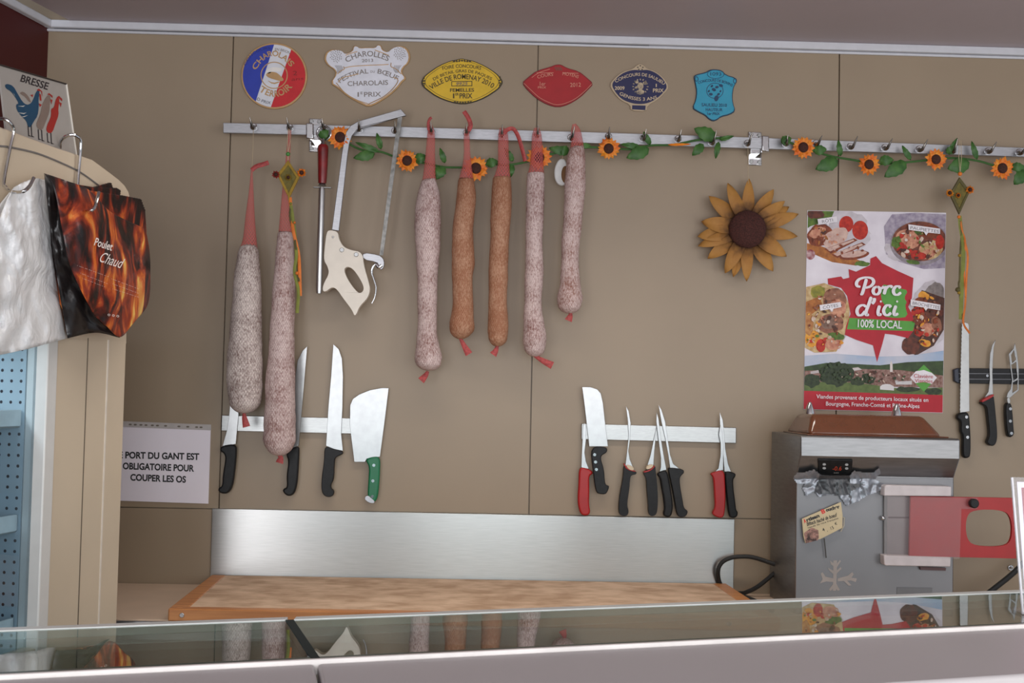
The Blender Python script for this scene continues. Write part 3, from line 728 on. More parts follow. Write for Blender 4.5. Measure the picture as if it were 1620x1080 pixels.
K5 = lambda *p: cv(4.32, 1490, 490, p)
knife('black-handled butcher knife whose blade hides behind the leftmost sausage', [(150,262),(165,400),(165,545),(150,704),(76,717),(98,640),(112,560),(120,460)],
      [(60,728),(78,712),(150,703),(152,760),(140,880),(130,940),(108,976),(75,980),(50,965),(54,945),(74,936),(76,870),(92,785),(84,757),(63,745)], BLACK, K3)
knife('black-handled butcher knife half hidden by the longest sausage', [(544,165),(518,190),(490,245),(475,350),(460,500),(440,650),(425,740),(497,714)],
      [(425,762),(440,735),(497,712),(498,760),(490,900),(480,960),(460,990),(430,991),(407,968),(411,950),(432,944),(427,880),(440,800)], BLACK, K3)
knife('long broad black-handled butcher knife in full view left of the cleaver', [(687,153),(718,182),(735,232),(741,330),(738,500),(731,650),(741,742),(690,732),(647,714),(660,500),(675,330)],
      [(638,710),(690,733),(741,745),(738,762),(700,776),(692,800),(690,900),(672,930),(675,953),(690,960),(688,987),(668,998),(640,993),(620,965),(622,890),(636,800)], BLACK, K3)
knife('wide meat cleaver with a riveted green handle', [(993,396),(955,395),(890,407),(830,431),(795,456),(780,490),(778,600),(790,700),(803,803),(862,803),(872,785),(945,774),(968,600)],
      [(863,793),(885,778),(945,772),(944,850),(937,960),(928,1010),(912,1026),(880,1012),(875,985),(880,900),(885,830)], GREENP, K3, rivets=((911,821),(906,907),(902,993)),
      extra=[('butt_cap', ((872,983),(856,1006),(880,1028),(910,1033),(918,1020),(895,1000)), ALU, .028, .02)], name='meat_cleaver', cat='cleaver')
HL = .017
knife('red-handled boning knife tucked behind the small black-handled cleaver', [(150,340),(160,360),(160,455),(150,545),(160,605),(180,655),(128,645),(131,560),(136,455),(140,360)],
      [(113,643),(165,650),(208,672),(205,692),(181,702),(184,800),(181,900),(191,945),(180,972),(140,976),(116,950),(102,870),(111,750)], REDP, K4, name='boning_knife')
knife('small square cleaver with a three-rivet black handle', [(133,94),(190,95),(238,111),(262,140),(277,210),(292,350),(311,501),(182,501),(165,350),(150,220)],
      [(189,503),(306,503),(306,542),(266,562),(262,590),(285,660),(290,750),(302,768),(321,770),(312,800),(298,828),(258,828),(226,815),(208,660)], BLACK, K4, off=.0205, hoff=.036, ht=.016,
      rivets=((219,557),(225,607),(231,658)), name='meat_cleaver', cat='cleaver')
BOL = mat('cream_bolster', rgb(200, 180, 150, 1.5), 0.4)
knife('black boning knife with a cream heel, alone in the gap right of the square cleaver', [(433,223),(452,260),(466,340),(461,450),(450,530),(460,590),(485,650),(428,640),(441,530),(452,430),(446,330)],
      [(420,620),(445,655),(508,672),(505,692),(470,697),(462,720),(456,800),(440,900),(454,945),(445,972),(415,979),(390,965),(383,930),(391,830),(414,720)], BLACK, K4, name='boning_knife',
      extra=[('heel', ((432,628),(470,630),(490,652),(482,668),(450,657)), BOL, .029, .018), ('red_collar', ((420,612),(445,650),(500,668),(500,676),(440,660),(418,625)), REDP, .0285, .019)])
knife('black boning knife leaning right, its short blade crossing behind its neighbour', [(646,350),(640,400),(627,540),(622,625),(568,662),(576,640),(601,560),(626,440)],
      [(553,678),(572,664),(615,650),(634,633),(636,660),(646,750),(653,850),(649,940),(636,972),(605,980),(587,955),(587,900),(577,800),(574,720),(558,694)], BLACK, K4, name='boning_knife',
      extra=[('heel', ((570,660),(575,632),(618,622),(620,640),(600,655)), BOL, .0285, .018), ('red_collar', ((555,672),(600,660),(630,630),(632,638),(604,668),(556,682)), REDP, .0288, .019)])
knife('black boning knife, middle of the close cluster of three', [(643,268),(656,310),(673,450),(691,560),(710,660),(663,674),(672,640),(672,580),(655,450),(640,330)],
      [(645,692),(665,674),(715,657),(736,760),(753,870),(756,930),(745,976),(720,989),(692,976),(690,950),(698,930),(690,850),(675,770),(668,718)], BLACK, K4, off=.0205, hoff=.030, name='boning_knife')
knife('tallest black boning knife, right one of the close cluster of three', [(655,215),(676,250),(701,330),(716,430),(736,560),(756,620),(802,655),(735,650),(722,560),(700,440),(675,330)],
      [(720,652),(740,645),(825,656),(833,680),(815,696),(800,717),(805,780),(820,860),(830,925),(858,940),(850,972),(825,986),(800,986),(780,960),(768,880),(750,780)], BLACK, K4, name='boning_knife')
knife('red-handled boning knife at the right end of the middle knife bar', [(1079,353),(1091,400),(1099,480),(1098,662),(1042,674),(1065,650),(1080,560),(1080,480),(1068,420)],
      [(1010,688),(1045,673),(1106,661),(1112,750),(1116,850),(1110,950),(1100,986),(1070,991),(1028,970),(1026,950),(1045,920),(1040,830),(1036,750),(1030,710)], REDP, K4, off=.0205, hoff=.031, name='boning_knife')
knife('black boning knife pressed against the red-handled one at the bar end', [(1074,266),(1095,320),(1106,420),(1113,520),(1131,620),(1152,674),(1106,672),(1098,560),(1085,440),(1075,340)],
      [(1108,672),(1150,672),(1188,688),(1180,712),(1166,727),(1171,800),(1185,900),(1188,935),(1201,950),(1195,982),(1165,993),(1140,981),(1130,900),(1118,780)], BLACK, K4, name='boning_knife')
# right hand black bar and its knives
r = thing('magnetic_knife_bar', 'black magnetic knife bar at the right edge of the wall', 'knife bar', W(1570, 608, .008))
MB().prism(K5((112,398),(760,404),(760,512),(118,502)), .014, .0136).build('bar', BLACK, r, bevel=.001)
MB().prism(K5((84,408),(114,396),(120,504),(88,487)), .016, .0156).build('end_cap', mat('blue_black_plastic', (0.02, 0.025, 0.045), 0.4), r, bevel=.002)
mb = MB()
for y in (432, 470): mb.prism(K5((116, y), (760, y+4), (760, y+9), (116, y+5)), .0148, .001)
mb.build('magnet_strip', mat('grey_strip', (0.12, 0.12, 0.13), 0.35, 0.6), r)
c = W(1490+310/4.32, 490+450/4.32, .0145); MB().cyl(c, c+Vector((0, -.0015, 0)), .004, 10).build('screw', CHROME, r)
bk = [(150,84),(180,92),(186,110),(187,400),(189,692),(124,706)]
n = 46
for i in range(n+1):
    t = i/n; x = 124+(137-124)*t**1.5; y = 706+(95-706)*t
    bk.append((x + (1.8 if i % 2 else -1.8), y))
knife('long serrated bread knife with a three-rivet black handle, under the right ornament', bk,
      [(120,708),(140,700),(189,698),(196,800),(201,900),(199,995),(185,1013),(150,1013),(144,960),(148,860),(130,832),(135,762),(106,745),(108,720)], BLACK, K5, rivets=((167,732),(172,800),(174,870)), name='bread_knife')
knife('black boning knife with a red collar on the right black bar', [(368,203),(355,260),(349,350),(346,430),(351,585),(280,618),(292,598),(318,560),(328,480),(325,380),(330,300),(345,240)],
      [(266,634),(285,620),(355,580),(361,620),(371,720),(381,840),(379,890),(365,926),(335,932),(308,905),(320,880),(330,850),(318,740),(310,660),(280,648)], BLACK, K5, name='boning_knife',
      extra=[('red_collar', ((278,612),(355,572),(358,590),(300,622),(272,634)), REDP, .0278, .019)])
knife('cheese knife with a windowed blade beside the right picture edge', [(500,226),(515,300),(526,400),(526,550),(487,582),(465,602),(441,600),(449,570),(470,540),(480,480),(467,380),(457,300),(490,264)],
      [(440,633),(475,633),(486,700),(492,800),(498,855),(465,876),(450,850),(438,720)], BLACK, K5, rivets=((467,676),(466,760),(474,843)), name='cheese_knife', smooth_h=1,
      holes=[((474,310),(492,276),(506,340),(481,363)), ((475,376),(507,356),(516,465),(489,483)), ((486,496),(518,479),(516,545),(483,566))],
      extra=[('bolster', ((446,596),(466,598),(470,640),(448,640)), STEEL, .0275, .019)])

# ------------------------------------------------------------------ sunflower garlands on the rail
ORANGE = mat('orange_petal', rgb(212, 98, 22, 1.45), 0.6, c2=rgb(222, 140, 36, 1.45), scale=45)
CENTRE = mat('brown_flower_centre', rgb(62, 30, 20, 1.4), 0.85, var=0.35, scale=220, bump=0.5)
LEAF = mat('green_leaf', rgb(52, 92, 40, 1.35), 0.55, c2=rgb(74, 116, 52, 1.35), scale=40)
STEM = mat('green_stem', rgb(58, 98, 44, 1.3), 0.6, var=0.15)
def flower(parent, cx, cy, r, off, tilt=0.0, n=15, pm=None, squash=1.0):
    mb = MB()
    for ring, (k, o, w) in enumerate(((1.0, -.002, .19), (0.86, .001, .17))):
        for i in range(n):
            a = 2*math.pi*(i+0.5*ring)/n + tilt + random.uniform(-.08, .08); L = r*k*random.uniform(.9, 1.06)
            ca, sa = math.cos(a), math.sin(a)
            def q(t, s, d): return W(cx + (ca*t - sa*s)*L*squash, cy + (sa*t + ca*s)*L, off+o+d)
            b = len(mb.v)
            mb.v += [q(.3, -w*.5, 0), q(.3, w*.5, 0), q(.68, -w, .004), q(.68, 0, .0065), q(.68, w, .004), q(1.0, 0, random.uniform(-.006, .006))]
            mb.face((b, b+3, b+2)); mb.face((b, b+1, b+3)); mb.face((b+1, b+4, b+3)); mb.face((b+2, b+3, b+5)); mb.face((b+3, b+4, b+5))
    f = mb.build('flower', pm or ORANGE, parent, smooth=60)
    c = W(cx, cy, off+.004); rr = (W(cx+r*.42, cy, off)-W(cx, cy, off)).length
    MB().sphere(c, (rr*squash, .007, rr*1.05), 20, 10).build('flower_centre', CENTRE, f, smooth=80)
def leaf(parent, bx, by, tx, ty, hw, off, m=None, bend=.012, name='leaf'):
    mb = MB(); n = 8
    dx, dy = tx-bx, ty-by; L = math.hypot(dx, dy); nx, ny = -dy/L, dx/L
    for i in range(n+1):
        t = i/n; w = hw*(math.sin(math.pi*min(1, t**.75))**.8 if 0 < t < 1 else 0)*(1.0 if t < .5 else 1) + .15
        cxx, cyy = bx+dx*t, by+dy*t; o = off + bend*math.sin(math.pi*t*.9)
        jag = 1 + (.10 if i % 2 else -.06)
        mb.v += [W(cxx+nx*w*jag, cyy+ny*w*jag, o+.004*w/10), W(cxx, cyy, o-.003), W(cxx-nx*w*jag, cyy-ny*w*jag, o+.004*w/10)]
    for i in range(n):
        a = i*3
        mb.face((a, a+1, a+4, a+3)); mb.face((a+1, a+2, a+5, a+4))
    return mb.build(name, m or LEAF, parent, smooth=60, solid=.0008)
def garland(label, stem, flowers, leaves, off):
    mx = sum(p[0] for p in stem)/len(stem)
    r = thing('sunflower_garland', label, 'garland', W(mx, 250, off), 'artificial sunflower garlands')
    q = cr(stem, 5)
    MB().tube([W(x, y, off-.006+.004*math.sin(x*.11)) for x, y in q], .0034, 7).build('stem', STEM, r)
    for i, f in enumerate(flowers): flower(r, *f, off, tilt=i*.4)
    for l in leaves: leaf(r, *l, off-.004)
    return r
g1 = garland('artificial sunflower garland draped behind the sausages, left half of the rail',
    [(513, 214), (538, 219), (560, 232), (580, 239), (602, 240), (622, 247), (644, 254), (672, 258), (700, 264), (730, 265), (753, 266), (775, 259), (800, 261), (828, 257), (853, 249), (880, 242), (905, 238), (930, 233), (963, 234), (1000, 236), (1030, 230), (1065, 229), (1100, 222), (1130, 219), (1158, 216)],
    [(538, 217, 20), (644, 254, 19), (753, 266, 20.5), (853, 249, 20), (963, 235, 19)],
    [(505, 218, 520, 206, 7), (593, 243, 559, 250, 8), (600, 240, 562, 225, 4.5), (603, 236, 596, 210, 4.5), (655, 252, 674, 250, 8), (655, 250, 674, 246, 6), (704, 258, 696, 234, 4.5), (701, 262, 690, 284, 9), (769, 259, 788, 255, 7.5),
     (812, 255, 798, 234, 5), (810, 260, 808, 280, 5), (900, 241, 868, 234, 7), (900, 240, 884, 236, 8), (935, 231, 912, 229, 4), (1012, 232, 982, 228, 4.5), (1027, 235, 991, 250, 10), (1029, 229, 1018, 208, 4.5), (1133, 219, 1098, 203, 11), (1113, 228, 1095, 246, 7), (1137, 224, 1132, 251, 4.5), (1138, 221, 1161, 215, 3.5)], .082)
leaf(g1, 1057, 229, 1093, 228, 1.8, .08, ORANGE, name='loose_petal')
garland('artificial sunflower garland on the right half of the rail, above the poster',
    [(1240, 222), (1271, 233), (1300, 243), (1325, 249), (1355, 254), (1375, 260), (1400, 259), (1430, 257), (1460, 254), (1481, 252), (1510, 250), (1545, 254), (1570, 261), (1586, 266), (1610, 268), (1640, 270)],
    [(1271, 233, 19), (1375, 260, 18), (1481, 252, 18), (1586, 266, 19)],
    [(1236, 226, 1252, 218, 8), (1249, 226, 1237, 217, 6), (1287, 238, 1308, 236, 8), (1326, 253, 1290, 268, 11), (1330, 247, 1326, 221, 4.5), (1391, 254, 1414, 253, 8), (1434, 256, 1399, 280, 11), (1441, 253, 1427, 230, 4.5), (1497, 242, 1512, 232, 6), (1503, 240, 1515, 218, 4), (1534, 257, 1499, 267, 12), (1546, 252, 1537, 223, 4.5), (1600, 264, 1622, 264, 7), (1624, 270, 1604, 292, 10)], .082)
tag(MB().tube([W(x, y, .0975) for x, y in ell(1243, 223, 5, 5.5, 20)], .0022, 8, closed=True).build('garland_wire_loop', STEM), 'green wire loop of the right garland caught on a rail hook', 'wire')

# white oval ornament
r = thing('oval_ornament', 'small white oval ornament with a brown core tucked beside the short sausage', 'ornament', W(886, 293, .05))
MB().prism(chaikin([(888, 250), (895, 252), (899, 270), (897, 290), (890, 294), (882, 291), (877, 281), (877, 266), (882, 254)], 2), .056, .014).build('shell', mat('white_ceramic', rgb(206, 206, 204, 1.6), 0.35), r, bevel=.004, seg=3)
MB().sphere(W(894, 276, .054), (.012, .008, .026), 14, 10).build('core', mat('brown_core', rgb(120, 84, 50, 1.4), 0.7), r)
MB().tube([W(889, 252, .055), W(892, 240, .07), W(893, 238, .078)], .001, 6).build('thread', TWINE, r)

# the big dried sunflower
r = thing('dried_sunflower', 'large ochre dried sunflower hanging by a thread on the wall', 'sunflower', W(1182, 440, .04))
m, nt, b_, L = nodes('ochre_petal')
uv = nt.nodes.new('ShaderNodeUVMap'); sx = nt.nodes.new('ShaderNodeSeparateXYZ'); L.new(uv.outputs[0], sx.inputs[0])
tc = nt.nodes.new('ShaderNodeTexCoord'); nz = nt.nodes.new('ShaderNodeTexNoise'); nz.inputs['Scale'].default_value = 60; L.new(tc.outputs['Object'], nz.inputs[0])
ad = nt.nodes.new('ShaderNodeMath'); ad.operation = 'MULTIPLY_ADD'; ad.inputs[1].default_value = 0.35; L.new(nz.outputs['Fac'], ad.inputs[0]); L.new(sx.outputs[1], ad.inputs[2])
rp = nt.nodes.new('ShaderNodeValToRGB'); L.new(ad.outputs[0], rp.inputs[0])
rp.color_ramp.elements[0].position = .30; rp.color_ramp.elements[0].color = rgb(74, 44, 24, 1.3) + (1,)
rp.color_ramp.elements[1].position = .62; rp.color_ramp.elements[1].color = rgb(158, 108, 48, 1.4) + (1,)
e = rp.color_ramp.elements.new(1.0); e.color = rgb(176, 126, 62, 1.45) + (1,)
L.new(rp.outputs[0], b_.inputs['Base Color']); b_.inputs['Roughness'].default_value = .7
OCHRE = m
cx, cy = 1182.5, 362.5
tips = [(980,370),(845,398),(726,480),(678,642),(655,735),(658,796),(718,876),(828,968),(880,992),(965,1020),(1132,956),(1218,862),(1286,735),(1293,593),(1234,548),(1206,512),(1136,438)]
for i, (tx, ty) in enumerate(tips):
    px, py = 940+tx/4, 190+ty/4
    dx, dy = px-cx, py-cy; Ln = math.hypot(dx, dy); nx, ny = -dy/Ln, dx/Ln
    mb = MB(); n = 9; hw = random.uniform(9.6, 12.4) if i not in (0, 8, 9) else 9.4
    tw = random.uniform(-.012, .012); bo = .030 + (.007 if i % 2 else 0)
    for k in range(n+1):
        t = k/n; f = .26+.74*t; w = hw*(math.sin(math.pi*(.22+.78*t))**.75 if t < 1 else 0)+.3
        o = bo + .026*math.sin(math.pi*t*.8) - .012*t
        x, y = cx+dx*f, cy+dy*f
        mb.v += [W(x+nx*w, y+ny*w, o+.008*(w/10)+tw*t), W(x, y, o-.002), W(x-nx*w, y-ny*w, o+.008*(w/10)-tw*t)]
    for k in range(n):
        a = k*3; v0, v1 = k/n, (k+1)/n
        mb.face((a, a+1, a+4, a+3), 0, ((0, v0), (.5, v0), (.5, v1), (0, v1))); mb.face((a+1, a+2, a+5, a+4), 0, ((.5, v0), (1, v0), (1, v1), (.5, v1)))
    mb.build('petal', OCHRE, r, smooth=60, solid=.001)
rr = (W(cx+29.5, cy, .05)-W(cx, cy, .05)).length
mb = MB().sphere(W(cx, cy, .052), (rr, .024, rr), 40, 24)
for i, v in enumerate(mb.v):
    mb.v[i] = v + Vector((0, -1, 0))*noise.noise(v*260)*.0035
mb.build('seed_head', mat('dark_seed_head', rgb(66, 32, 26, 1.35), 0.9, var=0.4, scale=260, bump=0.6), r, smooth=80)
MB().tube([W(1184, 290, .045), W(1183.5, 250, .07), W(1183, 231, .088)], .0007, 6).build('thread', TWINE, r)

# bead, diamond and ribbon ornaments
OLIVE = mat('olive_felt', rgb(92, 84, 40, 1.35), 0.8, c2=rgb(120, 106, 46, 1.35), scale=90)
OCRE = mat('mustard_felt', rgb(150, 120, 40, 1.4), 0.8, var=0.15, scale=90)
RIBO = mat('orange_ribbon', rgb(206, 110, 36, 1.45), 0.6, var=0.15); RIBG = mat('green_ribbon', rgb(120, 124, 50, 1.4), 0.7, var=0.15); RIBD = mat('olive_ribbon', rgb(84, 76, 36, 1.4), 0.7, var=.2)
def ornament(label, hookpx, beadpx, beadm, dia, flw, ribs, beads, off):
    r = thing('ribbon_ornament', label, 'ornament', W(dia[2][0], dia[2][1], off), 'felt and ribbon ornaments on the rail')
    for d in (-2.2, 2.2):
        MB().tube([W(hookpx[0]+d*.5, hookpx[1], off-.004), W(hookpx[0]+d, (hookpx[1]+beadpx[1])/2, off), W(beadpx[0], beadpx[1]-2, off)], .0009, 6).build('cord', TWINE, r)
    MB().sphere(W(*beadpx, off), .0062, 12, 8).build('bead', beadm, r)
    c = (sum(p[0] for p in dia)/4, sum(p[1] for p in dia)/4)
    inn = [(c[0]+(x-c[0])*.72, c[1]+(y-c[1])*.72) for x, y in dia]
    MB().prism(inn, off+.001, .004).build('felt_diamond', OLIVE, r)
    MB().prism(dia, off+.004, .008, holes=[inn]).build('diamond_frame', OCRE if beadm is not RIBO else RIBD, r, bevel=.001)
    MB().tube([W(beadpx[0], beadpx[1], off), W(dia[0][0], dia[0][1]+2, off)], .0012, 6).build('cord', TWINE, r)
    for (x, y, s, pm) in flw: flower(r, x, y, s, off+.006, n=9, pm=pm)
    for (pts, w, m) in ribs:
        q = [W(x, y, off+.002+.003*math.sin(i*.7)) for i, (x, y) in enumerate(cr(pts, 5))]
        MB().tube(q, w, 8, ry=.0012, up=(1, 0, 0)).build('ribbon', m, r)
    for (x, y, s, m) in beads: MB().sphere(W(x, y, off+.006), s, 10, 7).build('bead', m, r)
REDF = mat('dull_red_felt', rgb(150, 50, 40, 1.4), 0.7, var=.2)
ornament('mustard diamond ornament with orange ribbons hanging in front of the longest sausage', (457, 204), (455.7, 243.6), mat('green_bead', rgb(70, 130, 60, 1.4), .4), [(455.7, 253), (473.5, 280), (457, 314), (438, 276)],
    [(436.5, 276, 7, REDF), (477, 273, 8, ORANGE), (456, 280.5, 6, OCRE)],
    [([(459, 312), (461, 335), (464, 365), (472, 400), (474, 430), (475, 468)], .0045, RIBO), ([(458, 312), (464, 350), (469, 400), (466, 430), (472, 460), (470, 495)], .0045, RIBG), ([(460, 322), (459, 345), (466, 375), (470, 410), (473, 445)], .003, RIBD)],
    [(460, 322, .004, RIBG), (470, 432, .005, RIBO), (466, 352, .004, RIBO)], .148)
ornament('olive diamond ornament with orange and green ribbons above the bread knife', (1519, 222), (1518.8, 275), RIBO, [(1518.5, 280), (1535, 302), (1518, 339), (1503, 307)],
    [(1502.5, 305, 7, ORANGE), (1534.5, 300, 7.5, ORANGE), (1516, 309, 5, ORANGE)],
    [([(1518, 341), (1520, 360), (1524, 390), (1523, 430), (1521, 470), (1520, 505)], .006, RIBG), ([(1517, 342), (1521, 362), (1519, 400), (1518, 440), (1517, 455), (1524, 512)], .0028, RIBD),
     ([(1526, 380), (1531, 405), (1529, 440), (1527, 482), (1524, 510), (1534, 527)], .003, RIBO), ([(1519, 342), (1522, 364), (1527, 382), (1525, 420), (1528, 470)], .0025, RIBO)],
    [(1517, 343, .005, RIBO), (1518, 404, .005, OCRE), (1515, 458, .007, RIBD), (1517, 463, .005, OCRE)], .095)

# ------------------------------------------------------------------ the poster
QT = lambda *p: cv(3.176, 1260, 320, p)
Q1 = lambda x, y: (1260+x/3.176, 320+y/3.176)
r = thing('wall_poster', 'tall glossy pork poster with a red map of France above the meat mincer', 'poster', W(1383, 650, .002))
CLOUD = mat('poster_clouds', rgb(190, 182, 190, 1.7), 0.4, c2=rgb(210, 204, 210, 1.7), scale=9, detail=6, spec=.3)
MB().prism(QT((55,40), (752,52), (735,1058), (35,1040)), .0021, .0018).build('paper', CLOUD, r)
pc = [0]
def art(name, shapes):
    mb = MB(); ms = []
    for pts, m in shapes:
        if m not in ms: ms.append(m)
        pc[0] += 1
        pts = [(max(56-20*(y-40)/1000, min(751-17*(y-52)/1006, x)), max(42+12*(x-55)/697, min(1038+18*(x-35)/700, y))) for x, y in pts]
        mb.flat(QT(*pts), .0022 + pc[0]*.000022, m=ms.index(m))
    return mb.build(name, ms, r, smooth=0)
def pp(a, b, c, s=70, k=1.5, dt=8): return mat('print_%d_%d_%d_%d_%d_%d' % (a+b), rgb(*a, k), .45, c2=rgb(*b, k), scale=s, detail=dt, spec=.3) if c else None
def E(cx, cy, rx, ry, rot=0, n=22, wob=0.0):
    return [(x + (noise.noise(Vector((x*.05, y*.05, 1)))*wob), y + noise.noise(Vector((x*.05, y*.05, 7)))*wob) for x, y in ell(cx, cy, rx, ry, n, math.radians(rot))]
WOOD = pp((176, 110, 50), (140, 80, 36), 1); MEATP = pp((186, 150, 140), (206, 176, 162), 1); CRUST = pp((140, 66, 34), (100, 44, 26), 1); TOM = pp((190, 50, 30), (150, 26, 18), 1)
HERB = pp((60, 86, 30), (96, 120, 44), 1); CREAMP = pp((200, 176, 130), (168, 130, 84), 1); DARKP = pp((70, 36, 28), (110, 56, 40), 1); MAUVE = pp((132, 120, 140), (170, 160, 172), 1); ORP = pp((206, 128, 34), (220, 160, 60), 1)
BROWNM = pp((120, 74, 56), (156, 104, 80), 1); STONE = pp((176, 168, 172), (198, 190, 196), 1, 30, 1.55, 6); PINKM = pp((170, 104, 84), (206, 150, 120), 1)
art('roast_picture', [
    (E(215, 150, 160, 120, 8, 30, 26), STONE), ([(58,40),(190,42),(175,80),(120,105),(70,120),(56,130)], HERB), (E(95, 60, 45, 22, 0, 18, 10), DARKP),
    ([(52,205),(110,215),(340,300),(300,318),(180,300),(50,245)], WOOD), (E(250, 110, 36, 42, 10), TOM), (E(320, 140, 40, 48, 0), TOM), (E(120, 165, 66, 56, -10, 24, 10), CRUST), (E(105, 150, 44, 26, -20, 20, 8), PINKM),
    (E(196, 178, 70, 44, -32, 24, 6), MEATP), ([(140,235),(290,180),(308,190),(175,258)], CRUST), ([(150,232),(285,186),(292,192),(170,246)], MEATP),
    ([(175,262),(330,200),(348,212),(205,280)], CRUST), ([(185,258),(325,206),(336,214),(205,270)], MEATP), (E(290, 265, 76, 22, -8, 24, 4), CRUST), (E(288, 260, 66, 16, -8, 24, 4), MEATP),
    (E(70, 262, 24, 26, 0), pp((130, 40, 50), (190, 160, 160), 1)), (E(330, 308, 40, 12, 5, 18, 8), HERB)])
art('stew_picture', [
    ([(440,120),(480,60),(600,52),(752,60),(750,330),(640,335),(520,300),(450,260)], MAUVE), (E(500, 250, 60, 40, 30, 20, 14), STONE),
    (E(618, 205, 148, 112, 0, 36), pp((120, 110, 116), (150, 140, 146), 1)), (E(618, 196, 138, 100, 0, 36), pp((84, 44, 34), (130, 70, 50), 1)),
    (E(560, 185, 62, 46, 20, 22, 8), PINKM), (E(668, 150, 60, 34, 0, 22, 8), CRUST), (E(676, 238, 60, 46, -18, 22, 6), CREAMP), (E(660, 260, 40, 24, -18, 22, 6), PINKM), (E(600, 262, 56, 22, 14, 22, 6), TOM),
    (E(530, 230, 26, 20, 0, 18, 6), TOM), (E(502, 200, 26, 32, 30, 14, 10), HERB), (E(620, 150, 24, 14, 0, 12, 8), HERB), (E(720, 200, 22, 36, 0, 16, 4), TOM), (E(585, 300, 36, 10, 10, 16, 3), HERB)])
art('chops_picture', [
    (E(150, 585, 122, 172, 4, 40, 12), STONE), ([(44,425),(140,405),(235,445),(268,520),(265,590),(235,690),(200,750),(90,755),(38,730)], CREAMP), (E(110, 450, 40, 32, 0, 18, 10), pp((150, 140, 50), (110, 110, 40), 1)),
    (E(190, 490, 58, 60, 20, 24, 8), BROWNM), (E(206, 530, 44, 46, 0, 24, 6), PINKM), ([(44,500),(120,470),(130,520),(80,560),(42,560)], WOOD), (E(172, 610, 66, 50, -8, 26, 6), BROWNM), (E(165, 606, 44, 30, -8, 20, 5), pp((140, 110, 96), (110, 84, 70), 1)),
    (E(80, 685, 38, 42, 0, 20, 4), ORP), (E(122, 720, 24, 34, 0, 20, 3), TOM), (E(185, 712, 42, 30, 0, 20, 4), PINKM), (E(200, 670, 44, 16, 12, 18, 8), HERB), (E(60, 610, 26, 60, 0, 20, 6), pp((190, 140, 84), (160, 100, 54), 1))])
art('skewer_picture', [
    (E(660, 580, 100, 190, 10, 40, 18), STONE), (E(690, 470, 50, 70, 20, 22, 8), pp((140, 130, 126), (110, 100, 98), 1)), ([(630,440),(750,480),(740,640),(690,720),(600,770),(530,720),(580,620),(590,520)], pp((90, 54, 42), (60, 36, 30), 1)),
    (E(640, 470, 30, 20, 20, 16, 4), ORP), (E(625, 500, 34, 26, 0, 18, 5), CRUST), (E(612, 545, 40, 24, -20, 18, 5), TOM), (E(690, 540, 50, 44, 20, 20, 6), DARKP), (E(625, 590, 40, 30, -10, 20, 5), CRUST), (E(660, 640, 42, 34, 10, 20, 4), PINKM),
    (E(616, 650, 24, 24, 0, 20, 3), TOM), (E(646, 706, 32, 18, 20, 20, 4), ORP), (E(574, 720, 44, 46, -10, 20, 6), DARKP), (E(704, 612, 26, 40, -20, 20, 4), BROWNM)])
SKY = pp((150, 170, 196), (190, 190, 200), 1, 8); FIELD = pp((62, 80, 46), (48, 62, 38), 1, 60); GRASSP = pp((96, 112, 60), (80, 96, 50), 1, 60); ROOF = pp((112, 72, 62), (150, 120, 110), 1, 130); BUSH = pp((34, 46, 28), (54, 66, 40), 1, 120)
art('village_picture', [
    ([(42,770),(200,760),(400,775),(560,772),(740,745),(738,830),(40,835)], SKY), ([(40,825),(150,806),(300,812),(420,818),(560,802),(739,796),(737,900),(38,900)], FIELD), ([(42,846),(300,836),(520,842),(737,870),(737,930),(38,920)], ROOF),
    ([(38,900),(300,905),(520,935),(736,930),(737,968),(38,946)], GRASSP), (E(200, 862, 90, 60, 0, 30, 16), BUSH), (E(75, 895, 40, 34, 0, 20, 10), BUSH), (E(360, 885, 32, 26, 0, 20, 10), BUSH), (E(310, 900, 40, 20, 0, 20, 8), BUSH),
    ([(470,852),(470,812),(476,794),(483,812),(484,852)], paint(196, 186, 180)), ([(420,925),(450,902),(490,925),(490,945),(420,940)], paint(196, 190, 190)), ([(415,918),(455,897),(520,905),(500,915),(450,912)], ROOF),
    ([(495,895),(580,892),(580,915),(500,915)], paint(180, 176, 176)), ([(280,832),(310,828),(330,840),(290,846)], paint(180, 170, 168)), ([(500,900),(545,884),(585,896)], ROOF), ([(70,850),(110,842),(115,856),(72,862)], paint(170, 160, 160)), (E(560, 940, 60, 14, 0, 20, 8), BUSH), (E(690, 950, 44, 16, 0, 20, 8), BUSH)])
PRED = paint(172, 30, 44, 1.5, .45, spec=.3); PGRN = paint(84, 150, 62, 1.5, .45, spec=.3); PWH = paint(212, 206, 210, 1.55, .3)
art('map_of_france', [([(157,383),(225,372),(235,385),(266,378),(262,335),(300,348),(370,315),(372,282),(400,270),(430,305),(510,345),(588,380),(580,480),(562,525),(585,570),(592,640),(560,682),(490,665),(445,660),(432,710),(405,802),(385,718),(300,690),(243,665),(250,620),(272,560),(255,470),(225,430),(160,412)], PRED)])
art('green_region', [(chaikin([(425,410),(480,420),(520,432),(562,442),(540,480),(556,500),(545,520),(562,575),(500,582),(430,572),(447,520),(425,490)], 1), PGRN)])
art('green_band', [([(266,580),(597,598),(586,646),(254,637)], PGRN)])
art('red_band', [([(38,946),(737,968),(735,1058),(35,1040)], PRED)])
art('brand_logo', [([(640,815),(706,880),(640,951),(571,880)], PGRN), ([(600,848),(640,842),(680,856),(706,880),(680,912),(640,902),(598,908),(571,880)], PWH)])
